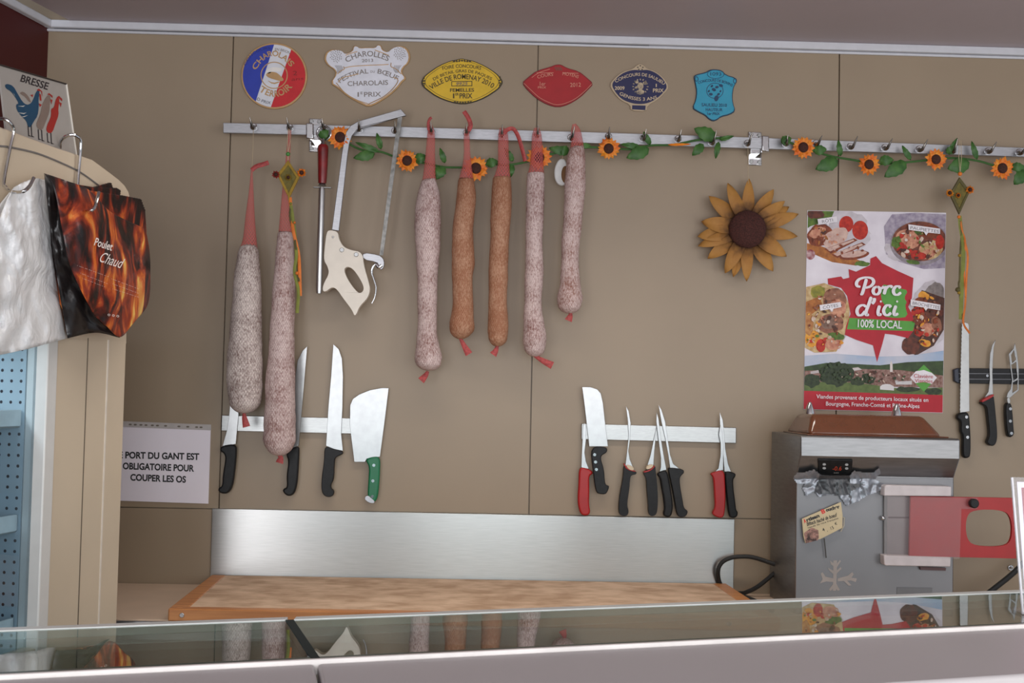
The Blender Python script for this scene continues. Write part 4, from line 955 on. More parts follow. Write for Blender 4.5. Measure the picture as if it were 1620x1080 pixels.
def garnish(name, cx, cy, rx, ry, n, ms, lo=5, hi=15):        # small pieces of food scattered over a picture
    rg = random.Random(int(cx*7+cy)); out = []
    for i in range(n):
        a, q = rg.uniform(0, 6.283), math.sqrt(rg.random())
        s_ = rg.uniform(lo, hi)
        out.append((E(cx+rx*q*math.cos(a), cy+ry*q*math.sin(a), s_, s_*rg.uniform(.35, .8), rg.uniform(0, 180), 9, 5), rg.choice(ms)))
    art(name, out)
LIGHT = pp((206, 190, 176), (190, 160, 140), 1); SHADE = pp((60, 34, 26), (84, 46, 34), 1)
garnish('garnish', 195, 175, 50, 30, 16, [MEATP, LIGHT, PINKM], 4, 10); garnish('garnish', 110, 165, 45, 40, 18, [CRUST, PINKM, SHADE, WOOD], 4, 12); garnish('garnish', 250, 235, 90, 26, 14, [MEATP, CRUST, LIGHT], 4, 10)
garnish('garnish', 615, 200, 120, 86, 55, [CRUST, TOM, SHADE, PINKM, HERB, LIGHT, DARKP], 4, 15); garnish('garnish', 672, 235, 46, 34, 12, [CREAMP, LIGHT, CRUST], 4, 10)
garnish('garnish', 165, 560, 80, 120, 50, [BROWNM, SHADE, PINKM, CRUST, LIGHT], 4, 13); garnish('garnish', 80, 600, 36, 110, 22, [ORP, CREAMP, CRUST, LIGHT], 4, 11); garnish('garnish', 140, 705, 90, 40, 22, [TOM, ORP, HERB, CRUST, LIGHT], 4, 11)
garnish('garnish', 655, 590, 70, 130, 60, [SHADE, CRUST, DARKP, TOM, BROWNM, ORP, LIGHT], 4, 14)
garnish('roofs', 390, 876, 165, 26, 46, [ROOF, LIGHT, BUSH, SHADE, FIELD], 4, 10); garnish('tree_leaves', 200, 858, 80, 48, 40, [BUSH, FIELD], 4, 10)
def strokes(lst, w):
    mb = MB()
    for k, pts in enumerate(lst):
        q = cr([Vector((x, y, 0)) for x, y in pts], 6) if len(pts) > 2 else [Vector((x, y, 0)) for x, y in pts]
        n = len(q); b = len(mb.v); pc[0] += 1
        for i in range(n):
            d = (q[min(n-1, i+1)]-q[max(0, i-1)]).normalized(); nx, ny = -d.y, d.x
            ww = w*(.55+.45*abs(d.y))*(.55 if i in (0, n-1) else 1)/2
            for sg in (1, -1): mb.v.append(W(*Q1(q[i].x+nx*ww*sg, q[i].y+ny*ww*sg), .0022+pc[0]*.000022))
        for i in range(n-1): mb.face((b+2*i, b+2*i+1, b+2*i+3, b+2*i+2))
    return mb.build('lettering', PWH, r, smooth=0)
def ptext(s, a, b, h, m=PWH, **k):
    pc[0] += 4
    text(r, s, Q1(*a), Q1(*b), h/3.176, .0022+pc[0]*.000022, m, **k)
pc[0] += 3
strokes([[(322,424),(306,420),(302,404),(316,386),(348,377),(378,382),(388,400),(374,420),(346,430)], [(352,384),(342,420),(330,458),(320,462)],
         [(406,423),(391,430),(385,446),(392,460),(408,461),(419,446),(417,430),(406,423)], [(416,434),(430,430),(440,422)], [(450,420),(446,440),(440,462)], [(445,440),(456,426),(472,420),(482,428)],
         [(522,432),(514,422),(498,424),(487,442),(492,460),(508,464),(526,452)]], 17)
strokes([[(350,524),(334,516),(314,524),(304,546),(312,566),(330,564),(346,546)], [(376,474),(364,510),(350,548),(352,566),(364,562)], [(392,480),(390,496),(380,510)],
         [(418,518),(410,548),(414,566),(428,560)], [(426,494),(422,502)], [(474,528),(466,517),(450,520),(438,542),(444,562),(460,566),(476,554)], [(500,518),(490,548),(494,566),(512,558)], [(508,494),(504,502)]], 17)
ptext('100% LOCAL', (308, 626), (530, 634), 38, bold=.015)
ptext('Viandes provenant de producteurs locaux situés en', (100, 984), (662, 1002), 20, bold=.008)
ptext('Bourgogne, Franche-Comté et Rhône-Alpes', (148, 1020), (618, 1033), 20, bold=.008)
ptext('Clavière', (590, 880), (686, 884), 19, PRED); ptext('Viandes', (594, 904), (684, 907), 19, PRED)
for s, q, a, b in (('RÔTI', ((106,84),(202,70),(206,98),(166,104),(160,120),(150,106),(110,112)), (130, 104), (184, 95)), ('PAUPIETTES', ((562,110),(722,132),(722,158),(662,152),(652,166),(640,148),(564,138)), (572, 134), (714, 154)),
                   ('CÔTES', ((116,516),(222,500),(226,526),(186,534),(178,550),(168,536),(120,544)), (134, 536), (210, 524)), ('BROCHETTES', ((574,488),(724,514),(722,542),(660,532),(650,544),(640,528),(574,518)), (582, 512), (716, 536))):
    pc[0] += 4
    art('name_tag', [(list(q), PWH)])
    ptext(s, a, b, 15, paint(80, 74, 80))
# ------------------------------------------------------------------ the notice
r = thing('wall_notice', 'white paper notice in a punched plastic sleeve beside the refrigerated cabinet', 'notice', W(262, 795, .002))
MB().prism([(168, 667), (333.5, 673), (329.5, 796.5), (168, 791)], .0022, .0018).build('paper', PAPER, r)
mb = MB()
mb.prism([(168, 665), (334, 671.5), (334, 680.5), (168, 674)], .0034, .0006).build('punched_strip', mat('clear_strip', rgb(176, 170, 168, 1.5), .25), r)
mb = MB()
for x in (206, 214, 223, 231, 241, 249, 262, 283, 297, 311, 318): mb.prism(ell(x, 671.2+(x-206)*.04, 2.6, 1.3, 10), .0037, .0002)
mb.build('punched_hole', mat('hole_shade', rgb(120, 108, 96), .6), r, smooth=0)
for s, a, b in (('LE PORT DU GANT EST', (182, 724), (315, 727)), ('OBLIGATOIRE POUR', (194, 741.5), (307, 745.5)), ('COUPER LES OS', (206, 759.5), (294, 763))):
    text(r, s, a, b, 10.0, .0026, INK, bold=.035)

# ------------------------------------------------------------------ refrigerated meat mincer
MF, MH, MBK = .324, .364, .045
x0 = W(1259, 820, MF).x; x1 = W(1509, 820, MF).x
zh0, zh1, zs = W(1395, 723, MH).z, W(1395, 692.5, MH).z, W(1395, 753.5, MF).z
ztb = W(1223, 677, MBK).z
r = thing('meat_mincer', 'brushed steel refrigerated meat mincer with a brown clear lid on the worktop', 'mincer', ((x0+x1)/2, D-.19, ZT))
prof = [(D-MBK, ZT), (D-MBK, zh1+.002), (D-MH+.004, zh1+.002), (D-MH, zh1-.003), (D-MH, zh0), (D-MF, zs), (D-MF, ZT)]
GSTEEL = mat('worn_machine_steel', (0.27, 0.27, 0.275), 0.4, 1.0, var=.08, scale=18, stretch=(1, 1, 8), bump=.03)
mb = MB(); n = len(prof)
mb.v += [Vector((x0, y, z)) for y, z in prof] + [Vector((x1, y, z)) for y, z in prof]
mb.face(range(n)); mb.face([n+i for i in range(n)][::-1])
for i in range(n): mb.face((i, (i+1) % n, n+(i+1) % n, n+i))
mb.build('body', GSTEEL, r, bevel=.003)
MB().box((x0+.001, D-MF-.0025, ZT+.002), (x1-.003, D-MF, zs-.002)).build('front_panel', mat('grey_front_panel', rgb(140, 140, 143, 1.1), .38, .35, var=.04, scale=6), r, bevel=.001)
# sloped fascia under the hood
fa = Vector((0, D-MH, zh0)); fb = Vector((0, D-MF, zs)); fn = Vector((1, 0, 0)).cross(fb-fa).normalized()
if fn.y > 0: fn = -fn
def SL(px, py, off=0.0): return atP(px, py, fa + fn*off, fn)
SL.n = fn
c = MB().prism([(1294, 727), (1349, 728), (1348, 751), (1295, 750)], .004, .0038, SL).build('control_panel', BLACK, r, bevel=.0015)
mb = MB()
for x, y in ((1304, 734.5), (1304, 740.5), (1339.5, 735), (1339.5, 741)): mb.prism(ell(x, y, 2.7, 1.7, 14), .0052, .0012, SL)
mb.build('button', mat('white_button', rgb(170, 170, 170, 1.5), .4), c)
LED = mat('red_led', rgb(150, 40, 24, 1.0), .5, emit=((.5, .06, .02), .35))
text(c, '-0.6', (1317, 744), (1331, 744), 6.5, .0046, LED, SL, shear=.15, name='display_digits')
text(c, 'set', (1319, 748.6), (1327, 748.6), 2.6, .0046, paint(140, 136, 130), SL)
# lid
Lp = lambda x, y, o: W(x, y, o)
zl = zh1+.003
yF, yB = D-.335, D-.085
xl0, xl1 = Lp(1280, 686, .335).x, Lp(1493, 690, .335).x
hl = Lp(1370, 656, .30).z - zl
BRL = mat('brown_clear_plastic', rgb(112, 66, 44, 1.35), .12, var=.05, coat=.5)
m = BRL; b_ = m.node_tree.nodes['Principled BSDF']; b_.inputs['Alpha'].default_value = .86
lid = MB().hexa([(xl0, yF, zl), (xl1, yF, zl), (xl1, yB, zl), (xl0, yB, zl)], [(xl0+.014, yF+.03, zl+hl), (xl1-.045, yF+.03, zl+hl), (xl1-.05, yB-.02, zl+hl*.95), (xl0+.03, yB-.02, zl+hl*.95)]).build('lid', BRL, r, bevel=.012, seg=4)
MB().box((xl0-.006, yF-.006, zh1+.0022), (xl1+.012, yB+.006, zl+.003)).build('lid_rim', BRL, lid, bevel=.002)
for px, py in ((1281, 648), (1418.5, 653)):
    q = W(px, py, .13); q.z = zl+hl*.9
    MB().tube([q, q+Vector((0, 0, .012)), q+Vector((0, 0, .032)), q+Vector((.001, 0, .037))], [.0155, .0135, .006, .003], 14).build('lid_knob', CHROME, lid)
# snowflake sticker and label plate
mb = MB(); o = MF+.0032
FL = mat('pale_sticker', rgb(170, 160, 154, 1.15), .4)
S8 = lambda *p: cv(4.378, 1250, 740, p)
for a in (S8((300,640),(325,640),(322,760),(318,850),(295,850),(298,760)), S8((212,730),(225,722),(245,752),(300,765),(300,790),(250,785),(205,800),(225,770)), S8((330,765),(400,745),(430,720),(440,735),(425,760),(462,765),(455,790),(420,778),(330,785)),
          S8((275,640),(302,660),(302,680),(282,668)), S8((345,635),(352,645),(322,690),(320,668)), S8((262,690),(300,712),(300,735),(268,708)), S8((350,685),(356,698),(320,732),(320,712)), S8((300,800),(320,800),(345,845),(330,850),(308,822),(280,852),(268,842)), S8((385,770),(425,812),(405,815),(370,780))):
    o += .00006; mb.flat(a, o)
mb.build('snowflake_sticker', FL, r, smooth=0)
MB().prism(S8((740,826),(985,830),(985,1010),(735,1010)), MF+.004, .0015).build('rating_plate', mat('rating_plate', rgb(126, 126, 128, 1.05), .4, .3), r, bevel=.0005)
# bracket with the two white rails
r2 = MB(); r2.prism(S8((655,130),(665,118),(1117,129),(1117,196),(650,193)), MF+.036, .033)
WP = mat('white_nylon', rgb(190, 180, 180, 1.55), .4)
r2.build('slide_rail', WP, r, bevel=.002)
MB().prism(S8((650,604),(1114,618),(1111,684),(660,676),(652,665)), MF+.036, .033).build('slide_rail', WP, r, bevel=.002)
bp = MB().prism(S8((650,190),(1116,196),(1114,618),(650,606)), MF+.010, .0068).build('bracket_plate', mat('grey_bracket', rgb(138, 134, 134, 1.15), .35, .3), r, bevel=.001)
MB().prism(S8((680,336),(830,338),(830,350),(680,348)), MF+.0108, .001).build('slot', mat('slot_shade', rgb(96, 92, 92), .5), bp)
c = W(*S8((643, 348))[0], MF+.012); MB().sphere(c, .0065, 12, 8).build('set_screw', CHROME, bp)
MB().prism(S8((900,684),(1080,692),(1078,712),(905,706)), MF+.012, .009).build('foot_strip', mat('maroon_strip', rgb(84, 50, 50, 1.4), .4), bp)
r = thing('patty_slide', 'flat red slide with a square opening held in the white rails of the mincer', 'slide', W(1520, 883, MF+.03))
S9 = S8
red = S9((835,196),(1300,203),(1550,208),(1567,627),(1180,618),(826,610))
hole = chaikin(S9((1217,345),(1265,288),(1480,290),(1535,350),(1538,490),(1490,545),(1270,541),(1219,480)), 2)
MB().prism(red, MF+.030, .010, holes=[hole]).build('slide_board', REDP, r, bevel=.0012)
m, nt, b_, L = nodes('cloudy_clear_plastic'); b_.inputs['Base Color'].default_value = rgb(176, 156, 158, 1.4) + (1,); b_.inputs['Alpha'].default_value = .12; b_.inputs['Roughness'].default_value = .15
MB().prism(S9((675,198),(1300,206),(1296,284),(1188,284),(1176,632),(672,606)), MF+.0365, .004).build('clear_cover', m, r, bevel=.0006)
c = W(*S9((1262, 243))[0], MF+.037); MB().tube([c, c+Vector((0, -.004, 0)), c+Vector((0, -.014, 0)), c+Vector((0, -.017, 0))], [.007, .0125, .0125, .010], 18).build('knob', BLACK, r)
# plastic film
poly = cv(4.765, 1200, 630, [(262,600),(290,560),(330,560),(420,535),(448,560),(470,580),(690,584),(720,545),(800,560),(860,560),(920,520),(915,570),(880,610),(930,640),(960,640),(950,680),(880,710),(800,740),(760,770),(660,810),(640,780),(610,735),(540,720),(460,745),(420,700),(360,740),(330,680),(350,640),(290,640)])
def inside(p, poly):
    x, y = p; c = False
    for i in range(len(poly)):
        (xa, ya), (xb, yb) = poly[i], poly[i-1]
        if (ya > y) != (yb > y) and x < (xb-xa)*(y-ya)/(yb-ya)+xa: c = not c
    return c
def film(poly, st, off, amp, sd):
    mb = MB(); idx = {}
    xa, xb = min(p[0] for p in poly), max(p[0] for p in poly); ya, yb2 = min(p[1] for p in poly), max(p[1] for p in poly)
    nx, ny = int((xb-xa)/st), int((yb2-ya)/st)
    def vid(i, j):
        if (i, j) not in idx:
            x, y = xa+i*st, ya+j*st
            k = noise.turbulence(Vector((x*.05, y*.035, sd)), 2, True)
            sl = max(0, min(1, (757-y)/34))
            mb.v.append(W(x + 2*noise.noise(Vector((x*.2, y*.2, 3))), y, off + sl*(MH-MF) + amp*k)); idx[(i, j)] = len(mb.v)-1
        return idx[(i, j)]
    for i in range(nx+1):
        for j in range(ny+1):
            if inside((xa+(i+.5)*st, ya+(j+.5)*st), poly): mb.face((vid(i, j), vid(i+1, j), vid(i+1, j+1), vid(i, j+1)))
    return mb
r = thing('plastic_film', 'crumpled silvery plastic film stuck around the mincer controls', 'film', W(1320, 795, MF+.006))
film(poly, 1.6, MF+.0055, .009, 5).build('film_sheet', mat('silver_film', (.28, .29, .32), .34, .6, var=.15, scale=50), r, smooth=50)
film(cv(4.765, 1200, 630, [(462,582),(690,585),(690,640),(800,640),(700,700),(680,725),(470,720),(430,700)]), 1.6, MF+.0145, .006, 9).build('dark_film_patch', mat('dark_film', (.05, .05, .055), .25, .2, var=.2), r, smooth=50)
# price card
r = thing('price_card', 'small cream price card on a spike leaning against the mincer front', 'price card', W(1304, 882, MF+.01))
cardp = S8((82,352),(352,236),(364,330),(362,415),(215,490),(105,520),(92,470))
MB().prism(cardp, MF+.014, .002).build('card', mat('cream_card', rgb(190, 172, 136, 1.5), .45, var=.05), r, bevel=.0004)
MB().tube([W(*p, MF+.012) for p in S8((236,486),(240,520),(250,622))], .0016, 8).build('spike', DARKMETAL, r)
MB().tube([W(*p, MF+.011) for p in S8((358,340),(375,345),(372,400),(350,440))], .0016, 6).build('card_clip', mat('clear_clip', rgb(170, 160, 140, 1.4), .3), r)
mb = MB().flat(S8((95,450),(150,412),(195,430),(200,480),(190,500),(108,522)), MF+.0143)
mb.build('meat_picture', mat('meat_print', rgb(60, 36, 30), .5, c2=rgb(176, 130, 116, 1.4), scale=110), r, smooth=0)
REDI = paint(190, 40, 36)
def S1(x, y): return S8((x, y))[0]
text(r, 'A', S1(98, 382), S1(114, 376), 6.5, MF+.0144, REDI, bold=.04); text(r, 'rtisan', S1(116, 372), S1(205, 338), 5.2, MF+.0144, INK, bold=.05)
text(r, 'B', S1(222, 318), S1(246, 308), 6.5, MF+.0144, REDI, bold=.04); text(r, 'oucher', S1(250, 302), S1(345, 276), 5.2, MF+.0144, INK, bold=.05)
text(r, 'Bifteck haché de boeuf', S1(118, 402), S1(325, 335), 5.8, MF+.0144, INK, shear=.2, bold=.02); text(r, 'viande de race française', S1(122, 420), S1(335, 352), 2.8, MF+.0144, INK)
text(r, '4', S1(228, 440), S1(242, 434), 5, MF+.0144, INK, bold=.02); text(r, '.', S1(258, 440), S1(262, 438), 5, MF+.0144, INK, bold=.03); text(r, '15', S1(284, 428), S1(305, 420), 5, MF+.0144, INK); text(r, '€', S1(312, 396), S1(328, 390), 4, MF+.0144, INK)
# cables
tag(MB().tube(cr([(*W(1228, 893, .10),), (*W(1193, 881.7, .06),), (*W(1173, 880, .05),), (*W(1155, 882.5, .045),), (*W(1141.7, 890, .04),), (*W(1136, 903, .035),), (*W(1139, 922, .02),), (*W(1152, 936, .02),), (*W(1172, 938, .03),), (*W(1182, 936, .05),), (*W(1200, 926.7, .07),), (*W(1228, 904, .09),)], 8), .0062, 10).build('power_cable', RUBBER), 'black power cable looping out beside the left side of the mincer', 'cable')
zc = ZT+.0068
tag(MB().tube(cr([tuple(Z(x, y, zc)) for x, y in ((1170, 941), (1182, 945), (1192, 949), (1207, 957), (1222, 966))], 8), .0062, 10).build('power_cable', RUBBER), 'black cable lying on the worktop next to the right end of the cutting board', 'cable')
tag(MB().tube(cr([tuple(W(x, y, o)) for x, y, o in ((1672, 852, .004), (1655, 858, .03), (1640, 868, .05), (1622, 886, .06), (1609.7, 900, .07), (1594, 914, .08), (1580, 925, .09), (1560, 941, .10), (1545, 955, .11))] + [(W(1530, 965, .125).x, D-.125, ZT+.0085), (W(1500, 965, .14).x, D-.14, ZT+.0085)], 8), .0078, 10).build('power_cable', RUBBER), 'black cable running down the wall right of the mincer, under the red slide', 'cable')
c = W(1598, 897.6, 0)
t = thing('wall_bolt', 'small chrome bolt on the wall above the right cable', 'bolt', c)
MB().cyl(c, c+Vector((0, -.006, 0)), .009, 6).build('nut', CHROME, t, bevel=.001)
MB().cyl(c+Vector((0, -.006, 0)), c+Vector((0, -.010, 0)), .004, 10).build('stud', DARKMETAL, t)

# ------------------------------------------------------------------ refrigerated cabinet along the left wall
def fs(px, py):                    # (s, z) on the fridge's face
    p = CB(px, py); return (p-FA).dot(DL), p.z
def FP(s, w, z):                   # s along the face, w out of the face
    return FA + DL*s + NL*w + Vector((0, 0, z-FA.z))
def FZ(s, w, z): return FP(s, w, z)
def fbox(mb, s0, s1, w0, w1, z0, z1, m=0):
    return mb.hexa([FP(s0, w0, z0), FP(s1, w0, z0), FP(s1, w1, z0), FP(s0, w1, z0)], [FP(s0, w0, z1), FP(s1, w0, z1), FP(s1, w1, z1), FP(s0, w1, z1)], m)
sR = fs(201, 520)[0]; sP = fs(82, 760)[0]; sO = fs(66, 760)[0]; sL = sR - 1.25
zTop = fs(100, 237)[1]; zH = fs(60, 535)[1]
wB = -0.52
r = thing('refrigerated_cabinet', 'beige refrigerated display cabinet along the left wall with a glazed front', 'refrigerator', FP((sR+sL)/2, wB/2, 0))
# header and pillar in one face panel with the rounded upper corner
head = [(-420, 78), (-120, 158), (0, 200), (50, 219), (90, 233.5), (125, 245), (147, 252.5), (160, 262), (176, 274), (189, 284), (198, 293), (204, 303), (206.5, 313), (201, 524), (200.6, 545), (-420, 500)]
MB().prism(head, 0.0, .035, CB).build('header_panel', FRIDGE, r, bevel=.004, seg=3)
mb = MB(); fbox(mb, sP, sR, -.035, 0, 0.0, zH+.01); mb.build('pillar_panel', FRIDGE, r, bevel=.004)
mb = MB(); fbox(mb, sO, sP, -.045, .004, 0.0, zH+.01); mb.build('white_frame', mat('white_frame', rgb(206, 204, 200, 1.55), .35, var=.02), r, bevel=.003)
for px, wd_, m in ((131, .0012, mat('groove_shade', rgb(120, 106, 90), .6)), (163.5, .003, mat('white_bead', rgb(214, 204, 192, 1.6), .35))):
    s = fs(px, 760)[0]; mb = MB(); fbox(mb, s-wd_, s+wd_, -.002, .0012, 0.0, zH+.01); mb.build('groove' if wd_ < .002 else 'bead', m, r)
arc = cr([(-60, 226), (0, 231), (22, 234), (60, 243), (100, 259), (128, 273), (156, 293)], 6)
MB().tube([CB(x, y, .0005) for x, y in arc], .0022, 6).build('arc_groove', mat('grey_gasket', rgb(128, 122, 118, 1.2), .6), r)
INN = mat('pale_liner', rgb(150, 160, 164, 1.6), .4)
mb = MB(); fbox(mb, sL, sR, wB-.02, wB, 0, zTop-.01); mb.build('back_panel', INN, r)
mb = MB(); fbox(mb, sL, sR, wB, -.036, zH+.03, zH+.06); mb.build('inner_ceiling', INN, r)
mb = MB(); fbox(mb, sL, sR, wB, -.04, 0.0, .50); mb.build('base', INN, r)
mb = MB(); fbox(mb, sL, sL+.02, wB, -.04, .50, zH+.03); mb.build('end_panel', INN, r)
# perforated end wall facing the glazing
m, nt, b_, L = nodes('perforated_panel')
tc = nt.nodes.new('ShaderNodeUVMap'); vo = nt.nodes.new('ShaderNodeVectorMath'); vo.operation = 'FRACTION'; L.new(tc.outputs[0], vo.inputs[0])
su = nt.nodes.new('ShaderNodeVectorMath'); su.operation = 'SUBTRACT'; su.inputs[1].default_value = (.5, .5, 0); L.new(vo.outputs[0], su.inputs[0])
le = nt.nodes.new('ShaderNodeVectorMath'); le.operation = 'LENGTH'; L.new(su.outputs[0], le.inputs[0])
lt = nt.nodes.new('ShaderNodeMath'); lt.operation = 'LESS_THAN'; lt.inputs[1].default_value = .15; L.new(le.outputs['Value'], lt.inputs[0])
mx = nt.nodes.new('ShaderNodeMix'); mx.data_type = 'RGBA'; L.new(lt.outputs[0], mx.inputs['Factor'])
mx.inputs['A'].default_value = rgb(150, 164, 172, 1.9) + (1,); mx.inputs['B'].default_value = (.01, .015, .03, 1); L.new(mx.outputs['Result'], b_.inputs['Base Color']); b_.inputs['Roughness'].default_value = .4
mb = MB(); k = .0225
q = [(-.046, .50), (wB, .50), (wB, zH+.03), (-.046, zH+.03)]
mb.v = [FP(sO-.001, w, z) for w, z in q] + [FP(sP, w, z) for w, z in q]
mb.face((0, 1, 2, 3), 0, tuple((w/k, z/k) for w, z in q)); mb.face((4, 7, 6, 5)); 
for i in range(4): mb.face((i, 4+i, 4+(i+1) % 4, (i+1) % 4))
mb.build('perforated_panel', m, r, smooth=0)
SHM = mat('grey_shelf', rgb(130, 136, 136, 1.5), .4)
for yy in (640, 806, 968):
    z = fs(62, yy)[1]
    mb = MB(); fbox(mb, sL+.03, sO-.002, wB+.02, -.055, z-.05, z-.035); s = mb.build('shelf', SHM, r)
    mb = MB(); fbox(mb, sL+.03, sO-.006, -.055, -.050, z-.046, z-.012); mb.build('price_strip', mat('white_strip', rgb(200, 206, 206, 1.5), .3), s)
mb = MB(); fbox(mb, sL+.02, sO, -.028, -.022, .5, zH+.02); mb.build('glass_pane', glassy('cabinet_glass', (.86, .93, .97), 1.35), r)
# unseen fill lamp added under the cabinet's roof to brighten the interior
area('cabinet_fill_light', FP((sR+sL)/2-.1, -.15, zH+.02), FP((sR+sL)/2-.1, -.2, 0), .5, .06, 1.8, (.9, .96, 1.0))

# sign on top
r = thing('tin_sign', 'light grey sign with three coloured roosters standing on the refrigerated cabinet', 'sign', CB(66, 222, -.04))
so2 = -.04
SG = lambda *p: cv(4.5, 0, 0, p)
MB().prism([(-2, 102.5), (105, 133), (121, 246), (10.7, 214)], so2, .004, CB).build('panel', mat('light_grey_tin', rgb(168, 162, 156, 1.35), .35, var=.02), r)
MB().tube([CB(105, 133, so2+.001), CB(121, 246, so2+.001)], .0022, 8).build('edge_trim', mat('pale_edge', rgb(206, 200, 190, 1.5), .3), r)
MB().tube([CB(-2, 102, so2+.001), CB(105, 133, so2+.001)], .0018, 8).build('edge_trim', mat('dark_edge', rgb(60, 52, 48), .5), r)
BLU = paint(24, 70, 100, 1.3); TAU = paint(134, 116, 106, 1.3); RED2 = paint(160, 40, 32, 1.35); INK2 = paint(44, 36, 40, 1.2)
def sflat(name, lst):
    mb = MB(); ms = []
    for i, (p, mm) in enumerate(lst):
        if mm not in ms: ms.append(mm)
        mb.flat(SG(*p), so2+.0006+.00004*i, CB, ms.index(mm))
    return mb.build(name, ms, r, smooth=0)
def legs(a, b): return [([(x-3, y0), (x+4, y0), (x+8, y1-4), (x+26, y1+6), (x+2, y1+4)], INK2) for x, y0, y1 in (a, b)]
sflat('blue_rooster', [(chaikin([(34,604),(55,596),(95,612),(125,665),(160,725),(192,748),(222,735),(240,700),(256,655),(272,640),(284,655),(274,705),(277,760),(268,825),(240,865),(220,905),(200,905),(188,860),(150,825),(118,780),(114,742),(135,738),(108,690),(78,650),(42,630)], 1), BLU),
    ([(262,640),(278,630),(300,650),(302,690),(292,650),(270,646)], RED2), ([(278,660),(292,675),(296,718),(284,715)], RED2), ([(276,735),(298,745),(284,762)], RED2)] + legs((200, 895, 965), (222, 890, 970))
    + [([(95,660),(112,690),(100,672)], paint(190,186,180)), ([(120,800),(170,812),(190,800),(170,805)], paint(190,186,180)), ([(125,755),(165,760),(180,750),(160,754)], paint(190,186,180)), ([(130,835),(175,832),(200,818),(170,828)], paint(190,186,180))])
sflat('taupe_rooster', [(chaikin([(140,660),(165,650),(200,680),(225,730),(205,725),(180,690),(150,672)], 1), TAU), (chaikin([(300,745),(325,695),(345,672),(362,690),(355,740),(352,800),(325,870),(300,930),(275,920),(255,890),(275,840),(290,800)], 1), TAU),
    ([(335,672),(350,662),(375,682),(374,698),(352,676)], RED2), ([(358,705),(374,710),(366,745)], RED2), ([(216,676),(236,672),(232,692)], RED2)] + legs((272, 920, 990), (296, 925, 1000)))
sflat('red_rooster', [(chaikin([(362,775),(385,765),(395,710),(410,690),(425,710),(415,770),(418,820),(395,880),(375,940),(350,950),(328,930),(335,890),(355,850),(365,815)], 1), RED2),
    ([(402,694),(420,682),(444,705),(442,722),(420,700)], RED2), ([(420,725),(440,735),(432,765)], RED2)] + legs((336, 945, 1010), (362, 945, 1020)))
text(r, 'BRESSE', (32, 128.5), (75, 142), 11.2, so2+.0008, INK2, CB, bold=.015)

# S-hooks
def shook(label, pts, rad=.0035):
    q = cr([tuple(CB(x, y, o)) for x, y, o in pts], 6)
    return tag(MB().tube(q, rad, 10).build('steel_hook', CHROME), label, 'hook')
shook('bent steel wire hook over the cabinet top holding the white bags', [(-9, 208, -.045), (-7, 193, -.03), (0, 188, -.012), (9, 189, .003), (17, 195, .010), (21.5, 203, .012), (20.5, 214, .010), (14.8, 239, .008), (6, 286.7, .008), (9, 295.6, .015), (15, 301.5, .03), (24, 304, .065), (36, 303, .088), (46, 295, .092), (53.5, 281, .092)])
shook('bent steel wire hook over the cabinet top holding the dark flame bags', [(94.8, 236, -.045), (96, 224, -.03), (102, 217, -.014), (112.6, 213, .002), (121.5, 215.5, .010), (127.4, 223, .012), (126.5, 245, .010), (123, 290, .010), (124, 318, .02), (132, 330, .06), (142, 333, .108), (149, 329, .118), (153.5, 316, .118), (156.5, 304, .114)])

# bags
def patch(corner_fn, nu, nv, off_fn, P=CB):
    mb = MB()
    for j in range(nv+1):
        for i in range(nu+1):
            u, v = i/nu, j/nv
            x, y = corner_fn(u, v); mb.v.append(P(x, y, off_fn(u, v, x, y)))
    for j in range(nv):
        for i in range(nu):
            a = j*(nu+1)+i
            mb.face((a, a+1, a+nu+2, a+nu+1), 0, ((i/nu, j/nv), ((i+1)/nu, j/nv), ((i+1)/nu, (j+1)/nv), (i/nu, (j+1)/nv)))
    return mb
def edge(pts): 
    P = cr(pts, 8)
    def f(t):
        k = t*(len(P)-1); i = min(int(k), len(P)-2); return P[i] + (P[i+1]-P[i])*(k-i)
    return f
def coons(T, R_, B_, L_):          # four edge curves: top and bottom run left to right, sides run downwards
    t, rr_, b, l = edge(T), edge(R_), edge(B_), edge(L_)
    c00, c10, c01, c11 = t(0), t(1), b(0), b(1)
    def f(u, v):
        p = t(u)*(1-v) + b(u)*v + l(v)*(1-u) + rr_(v)*u - (c00*(1-u)*(1-v) + c10*u*(1-v) + c01*(1-u)*v + c11*u*v)
        return p.x, p.y
    return f
m, nt, b_, L = nodes('white_bag_film')
b_.inputs['Base Color'].default_value = rgb(208, 208, 214, 1.9) + (1,); b_.inputs['Roughness'].default_value = .3; b_.inputs['Transmission Weight'].default_value = .0
b_.inputs['Subsurface Weight'].default_value = .25; b_.inputs['Subsurface Radius'].default_value = (.02, .02, .02); b_.inputs['Alpha'].default_value = .95
tc = nt.nodes.new('ShaderNodeTexCoord'); nz = nt.nodes.new('ShaderNodeTexNoise'); nz.inputs['Scale'].default_value = 8; nz.inputs['Detail'].default_value = 5; nz.inputs['Distortion'].default_value = 3.0
L.new(tc.outputs['Object'], nz.inputs[0]); bp = nt.nodes.new('ShaderNodeBump'); bp.inputs['Strength'].default_value = .6; bp.inputs['Distance'].default_value = .012; L.new(nz.outputs['Fac'], bp.inputs['Height']); L.new(bp.outputs[0], b_.inputs['Normal'])
BAGW = m
def wr(x, y, sd, a, s=.03):
    return a*(noise.turbulence(Vector((x*s*1.6, y*s*.7, sd)), 3, False)-.3)
f1 = coons([(22, 296), (38, 288), (58, 282), (76, 287)], [(76, 287), (80, 330), (82, 390), (90, 440), (105.5, 535)], [(-70, 572), (0, 561), (50, 550), (105.5, 535)], [(22, 296), (5, 330), (-30, 430), (-70, 572)])
